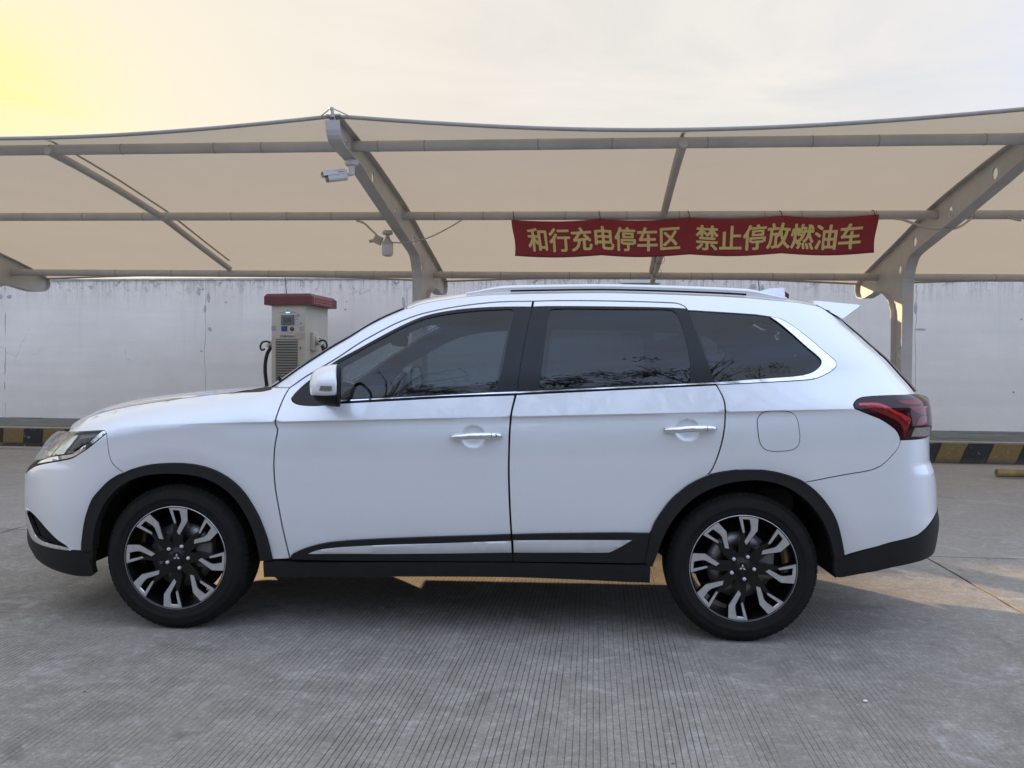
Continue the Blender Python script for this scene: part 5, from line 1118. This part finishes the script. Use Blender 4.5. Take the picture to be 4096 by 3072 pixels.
fl.box(-.88,.88,.12,2*W-.12,.30,.36); fl.box(-1.80,-.88,.42,2*W-.42,.30,.42); fl.box(.88,1.80,.45,2*W-.45,.34,.44); fl.box(-2.15,-1.8,.40,2*W-.40,.28,.40); fl.box(1.8,2.1,.35,2*W-.35,.42,.5)
fl.box(-.86,.88,1.25,2*W-.06,.222,.34); fl.build('underbody',M_DARK,car)  # lower far-side box added to narrow the sunlit strip under the car
for xa in (-1.335,1.335):
    for mir in (False,True):
        V=[];F_=[];n_=24
        for k in range(n_+1):
            a=math.pi*(-.03+1.06*k/n_)
            for y in (.04,.42): V.append((xa+.425*math.cos(a),2*W-y if mir else y,.345+.425*math.sin(a)))
        for k in range(n_): F_.append((2*k,2*k+1,2*k+3,2*k+2))
        c=len(V); V.append((xa,2*W-.42 if mir else .42,.5))
        for k in range(n_): F_.append((2*k+1,2*k+3,c))
        mesh_obj('wheel_well',V,F_,M_DARK,car)
# ------------------------------------------------------------------ wheels
def wheel_parts():
    """one wheel facing -y around its own centre, outer face at y = 0"""
    w=empty('wheel',(0,0,0),0,parent=car)
    Rt=.345; prof_t=[(.243,.030),(.246,.012),(.252,.004),(.262,.000),(.275,.002),(.277,-.001),(.290,-.004),(.292,-.002),(.306,-.003),(.318,.002),(.320,.006),(.328,.012),(.336,.022),(.342,.034),(.345,.050),(.3455,.09),(.3455,.17),(.345,.2),(.338,.222),(.32,.235),(.26,.235),(.243,.21)]
    MB().lathe(prof_t,96,'y').build('tyre',M_RUBBER,w)
    lug=MB(); n_=72
    for k in range(n_):
        a=2*math.pi*k/n_; da=2*math.pi/n_*.36
        for (r0,y0,r1,y1,h,sk) in ((.3275,.0115,.3425,.034,.0026,.0),(.3435,.036,.3465,.085,.0022,.25),(.3465,.095,.3465,.16,.0022,-.25)):
            pts=[]
            for rr,yy,hh in ((r0,y0,0),(r1,y1,0),(r0,y0,h),(r1,y1,h)):
                for s_ in (-1,1):
                    q=a+da*s_+sk*da*(1 if (rr,yy)==(r1,y1) else -1); r=rr+hh*(.8 if yy>.03 else .55); y=yy-hh*(.0 if yy>.034 else .75); pts.append((r*math.cos(q),y,r*math.sin(q)))
            lug.add(pts,[(0,1,3,2),(4,6,7,5),(0,4,5,1),(2,3,7,6),(0,2,6,4),(1,5,7,3)])
    o=lug.build('tread_block',M_RUBBER,w); o['kind']='stuff'
    Rr=.2465
    MB().lathe([(.2465,.028),(.2472,.010),(.2462,.005),(.2440,.005)],96,'y').build('rim_lip',M_ALLOY,w)
    MB().lathe([(.2440,.005),(.2405,.0065),(.2375,.011),(.2365,.016)],96,'y').build('rim_edge',M_BLKALLOY,w)
    MB().lathe([(.2368,.014),(.2335,.03),(.224,.10),(.215,.21),(.245,.225)],64,'y').build('rim_barrel',M_BLKALLOY,w)
    # spokes: 8 pinwheel forks; machined face proud of a black body
    A=[(-.158,.968),(-.06,.980),(.06,.980),(.205,.960),(.212,.722),(.040,.432),(-.006,.495),(.086,.700),(.090,.765),(.056,.912),(.040,.925),(-.084,.924),(-.016,.676),(-.048,.650)]
    body=[(-.170,.968),(-.06,.978),(.06,.978),(.207,.955),(.214,.722),(.10,.50),(.115,.20),(-.085,.17),(-.105,.40),(-.075,.66)]
    hole=[(-.072,.912),(.034,.914),(.044,.902),(.077,.76),(.072,.705),(.002,.56),(-.008,.665)]
    def xz(p,ang):
        c,s=math.cos(ang),math.sin(ang); x,z=p[0]*Rr,p[1]*Rr; return (x*c+z*s,-x*s+z*c)
    fm=None; bmn=None
    def depth(p): r=math.hypot(*p); return .0075+.028*max(0,(1-r/.96))**1.2
    def slab_(poly,holes_,d0,d1,name,mat):
        vs_=[Vector(p) for p in poly]; flc=[list(range(len(poly)))]
        for h in holes_: flc.append(list(range(len(vs_),len(vs_)+len(h)))); vs_+=[Vector(p) for p in h]
        res=delaunay_2d_cdt(vs_,[],flc,0,1e-7); P=[tuple(p) for p in res[0]]; T_=[]
        for q in res[2]:
            cx=sum(P[i][0] for i in q)/3; cy=sum(P[i][1] for i in q)/3
            if inpoly(cx,cy,poly) and not any(inpoly(cx,cy,h) for h in holes_): T_.append(tuple(q))
        m=MB(); top=[(p[0]*Rr,depth(p)+d0,p[1]*Rr) for p in P]; bot=[(p[0]*Rr*.985,depth(p)+d1,p[1]*Rr*.985) for p in P]; n0=len(P)
        m.add(top+bot,T_+[tuple(n0+i for i in reversed(t)) for t in T_])
        E={}
        for t in T_:
            for e in ((t[0],t[1]),(t[1],t[2]),(t[2],t[0])): E[e]=1
        m.add(top+bot,[(a,b,n0+b,n0+a) for (a,b) in E if (b,a) not in E])
        return m.build(name,mat,w)
    f0=slab_(A,[],.0,.004,'spoke_face',M_ALLOY); b0=slab_(body,[hole],.003,.040,'spoke',M_BLKALLOY)
    for k in range(8):
        ang=2*math.pi*k/8+.03
        if k==0: f0.rotation_euler=(0,ang,0); b0.rotation_euler=(0,ang,0)
        else:
            for src in (f0,b0): c=src.copy(); COL.objects.link(c); c.rotation_euler=(0,ang,0)
    MB().lathe([(0,.026),(.03,.026),(.034,.029),(.05,.032),(.062,.036),(.066,.06)],40,'y').build('hub',M_BLKALLOY,w)
    MB().lathe([(0,.0215),(.024,.0215),(.029,.0235),(.0305,.030)],32,'y').build('centre_cap',M_GLOSS,w)
    em=MB()
    for k in range(3):
        a=R(90+120*k); c,s=math.cos(a),math.sin(a)
        for p in (0,):
            q=[(0.0005,0),(.0085,.0050),(.0170,0),(.0085,-.0050)]; em.add([(x*c-y*s,.0205,x*s+y*c) for x,y in q]+[(x*c-y*s,.0216,x*s+y*c) for x,y in q],[(0,3,2,1),(0,1,5,4),(1,2,6,5),(2,3,7,6),(3,0,4,7)])
    em.build('emblem',M_CHROME,w)
    nut=MB().lathe([(0,.018),(.006,.0185),(.0085,.022),(.0085,.04)],14,'y').build('lug_nut',M_SATIN,w)
    hole_m=MB().lathe([(.0135,.0295),(.0145,.030),(.0140,.045)],18,'y').build('nut_recess',M_BLKALLOY,w)
    for k in range(5):
        a=R(66+72*k); t_=(.0545*math.cos(a),0,.0545*math.sin(a))
        if k==0: nut.location=t_; hole_m.location=t_
        else:
            for src in (nut,hole_m): c=src.copy(); COL.objects.link(c); c.location=t_
    MB().lathe([(.07,.085),(.155,.085),(.155,.108),(.07,.108)],48,'y',closed=True).build('brake_disc',flat('brake_disc_steel',(.30,.29,.28),.4,metal=.8,var=.2,vscale=12),w)
    MB().lathe([(.0,.118),(.205,.118),(.205,.124),(.0,.124)],40,'y').build('dust_shield',M_DARK,w)
    MB().box(.07,.155,.06,.13,-.06,.07,.012).build('brake_calliper',flat('calliper_grey',(.22,.21,.20),.5,metal=.5),w)
    return w
w0=wheel_parts(); w0.location=(-1.335,.022,.345)
def put_wheel(x,far,rot):
    c=copy_tree(w0,car); c.location=(x,2*W-.022 if far else .022,.345); c.rotation_euler=(0,rot,math.pi if far else 0); return c
put_wheel(1.335,False,R(-27+0)*0+R(2)); put_wheel(-1.335,True,.4); put_wheel(1.335,True,.9)
# ------------------------------------------------------------------ cabin
cab=MB(); cab.prism([(-.98,.95),(-.86,1.13),(-.66,1.135),(-.50,1.10),(-.46,.95),(-.5,.6),(-.9,.6)],.16,2*W-.16,'y'); cab.build('dashboard',M_INT,car)
stw=MB(); V=[];n1,n2=36,10
for i in range(n1):
    a=2*math.pi*i/n1
    for j in range(n2):
        b=2*math.pi*j/n2; rr=.175+.016*math.cos(b); V.append((.016*math.sin(b),rr*math.cos(a),rr*math.sin(a)))
stw.add(V,[(i*n2+j,((i+1)%n1)*n2+j,((i+1)%n1)*n2+(j+1)%n2,i*n2+(j+1)%n2) for i in range(n1) for j in range(n2)],True)
stw.box(-.01,.01,-.17,.17,-.025,.02); stw.box(-.02,.02,-.06,.06,-.06,.05); o=stw.build('steering_wheel',flat('steering_grey',(.10,.10,.10),.5),car); o.location=(-.40,.50,1.06); o.rotation_euler=(0,R(24),0)
def seat(x,y,wd,name='seat'):
    m=MB(); m.box(x-.27,x+.25,y-wd/2,y+wd/2,.52,.68,.05); m2=[(x+.18,.62),(x+.30,.62),(x+.44,1.24),(x+.40,1.28),(x+.33,1.25)]
    m.prism(m2,y-wd/2,y+wd/2,'y'); s=m.build(name,M_SEAT,car)
    k=int(round(wd/.5)); 
    for i in range(k):
        yy=y-wd/2+wd*(i+.5)/k; MB().box(x+.36,x+.45,yy-.13,yy+.13,1.27,1.44,.035).build('headrest',M_SEAT,s)
seat(-.13,.52,.5); seat(-.13,2*W-.52,.5); seat(.72,W,1.3,'rear_seat'); seat(1.42,W,1.1,'rear_seat')
MB().box(-.46,-.40,W-.13,W+.13,1.38,1.45,.02).build('rearview_mirror',M_INT,car); MB().box(-.42,-.38,W-.03,W+.03,1.44,1.50).build('sensor_housing',M_INT,car)
# ------------------------------------------------------------------ trees across the lane, seen only in the car's windows and paint
def leaf_mat():
    n=NT('dark_leaf'); v=n.coord(); a=n.noise(v,3,3); c=n.mix(n.mr(a,.3,.7),(.022,.036,.014),(.05,.07,.025)); return n.done(n.bsdf(Base__Color=c,Roughness=.6))
M_LEAF=leaf_mat(); M_BARK=flat('bark_brown',(.06,.045,.035),.9,var=.3,vscale=6)
def tree(name,label,x,y,h,wd,seed,bare=False,group=None):
    r=random.Random(seed); t=empty(name,(x,y,0),r.uniform(0,6),label,'tree',group); tr=MB()
    tr.tube([(0,0,0),(.05,.02,h*.25),(-.05,.06,h*.5),(.02,0,h*.8)],[.14,.12,.09,.03],8)
    lim=[]
    for i in range(16 if bare else 7):
        a=r.uniform(0,6.28); z=h*r.uniform(.3,.6); l=wd*r.uniform(.4,.65); e=(l*math.cos(a),l*math.sin(a),z+h*r.uniform(.15,.4)); p=(l*.5*math.cos(a+.2),l*.5*math.sin(a+.2),z+(e[2]-z)*.6); tr.tube([(0,0,z),p,e],[.05,.03,.012],6); lim.append((p,e))
    if bare:
        for p,e in lim:
            for j in range(6):
                q=tuple(p[i]+(e[i]-p[i])*r.random() for i in range(3)); tr.tube([q,(q[0]+r.uniform(-.6,.6),q[1]+r.uniform(-.6,.6),q[2]+r.uniform(.1,.8))],[.015,.005],4)
    tr.build('trunk',M_BARK,t); V=[];F_=[]
    cl=[(r.gauss(0,wd*.3),r.gauss(0,wd*.3),h*r.uniform(.08 if not bare else .45,.97),r.uniform(.35,.75)) for _ in range(40 if not bare else 7)]
    for cx,cy,cz,cr in cl:
        for k in range(70 if not bare else 30):
            d=Vector((r.gauss(0,1),r.gauss(0,1),r.gauss(0,.8))); d=d.normalized()*cr*r.random()**.4; s=r.uniform(.06,.13); c=Vector((cx,cy,cz))+d
            a=Vector((r.gauss(0,1),r.gauss(0,1),r.gauss(0,1))).normalized(); b=a.orthogonal().normalized(); n0=len(V)
            V+=[c-a*s,c+b*s*.5,c+a*s,c-b*s*.5]; F_.append((n0,n0+1,n0+2,n0+3))
    mesh_obj('crown',V,F_,M_LEAF,t); return t
rr_=random.Random(5); first=None
for i in range(15):
    x=-21+i*3.0+rr_.uniform(-.7,.7); y=-11.5+rr_.uniform(-1.2,1.2); k=i%5
    if i<5: T_=tree('tree','dark broadleaf tree mirrored low in the car windows' ,x,y,rr_.uniform(8.0,9.8),rr_.uniform(3.2,4.2),i,group='trees mirrored in the car windows'); first=(first or [])+[T_]
    else:
        c=copy_tree(first[k]); c.location=(x,y,0); c.rotation_euler=(0,0,rr_.uniform(0,6)); c.scale=(1,1,rr_.uniform(.85,1.12))
for x in (-5.2,2.6): tree('bare_tree','nearly bare tree with thin twigs mirrored in the car windows',x,-9.2,11.0,4.6,int(x*10)+90,True,'bare trees mirrored in the car windows')

# dense clipped hedge along the far side of the lane
hedge=empty('hedge',(0,-9.4,0),0,'long dense hedge mirrored as the dark band along the foot of the car windows','hedge')
r_=random.Random(44); V=[];F_=[]
for i in range(9000):
    x=r_.uniform(-24,24); top=3.6+.5*math.sin(x*.9)+.35*math.sin(x*2.7+1); z=r_.random()**.8*top; y=r_.gauss(0,.38); s=r_.uniform(.09,.2); c=Vector((x,y,z))
    a=Vector((r_.gauss(0,1),r_.gauss(0,1),r_.gauss(0,1))).normalized(); b=a.orthogonal().normalized(); n0=len(V); V+=[c-a*s,c+b*s*.6,c+a*s,c-b*s*.6]; F_.append((n0,n0+1,n0+2,n0+3))
mesh_obj('foliage',V,F_,M_LEAF,hedge)
m=MB(); P_=[(-24+.5*i,3.2+.5*math.sin((-24+.5*i)*.9)+.25*math.sin((-24+.5*i)*2.7+1)) for i in range(97)]
m.prism(P_+[(24,0),(-24,0)],-.3,.3,'y').build('inner_growth',flat('hedge_inside',(.012,.016,.008),.95),hedge)
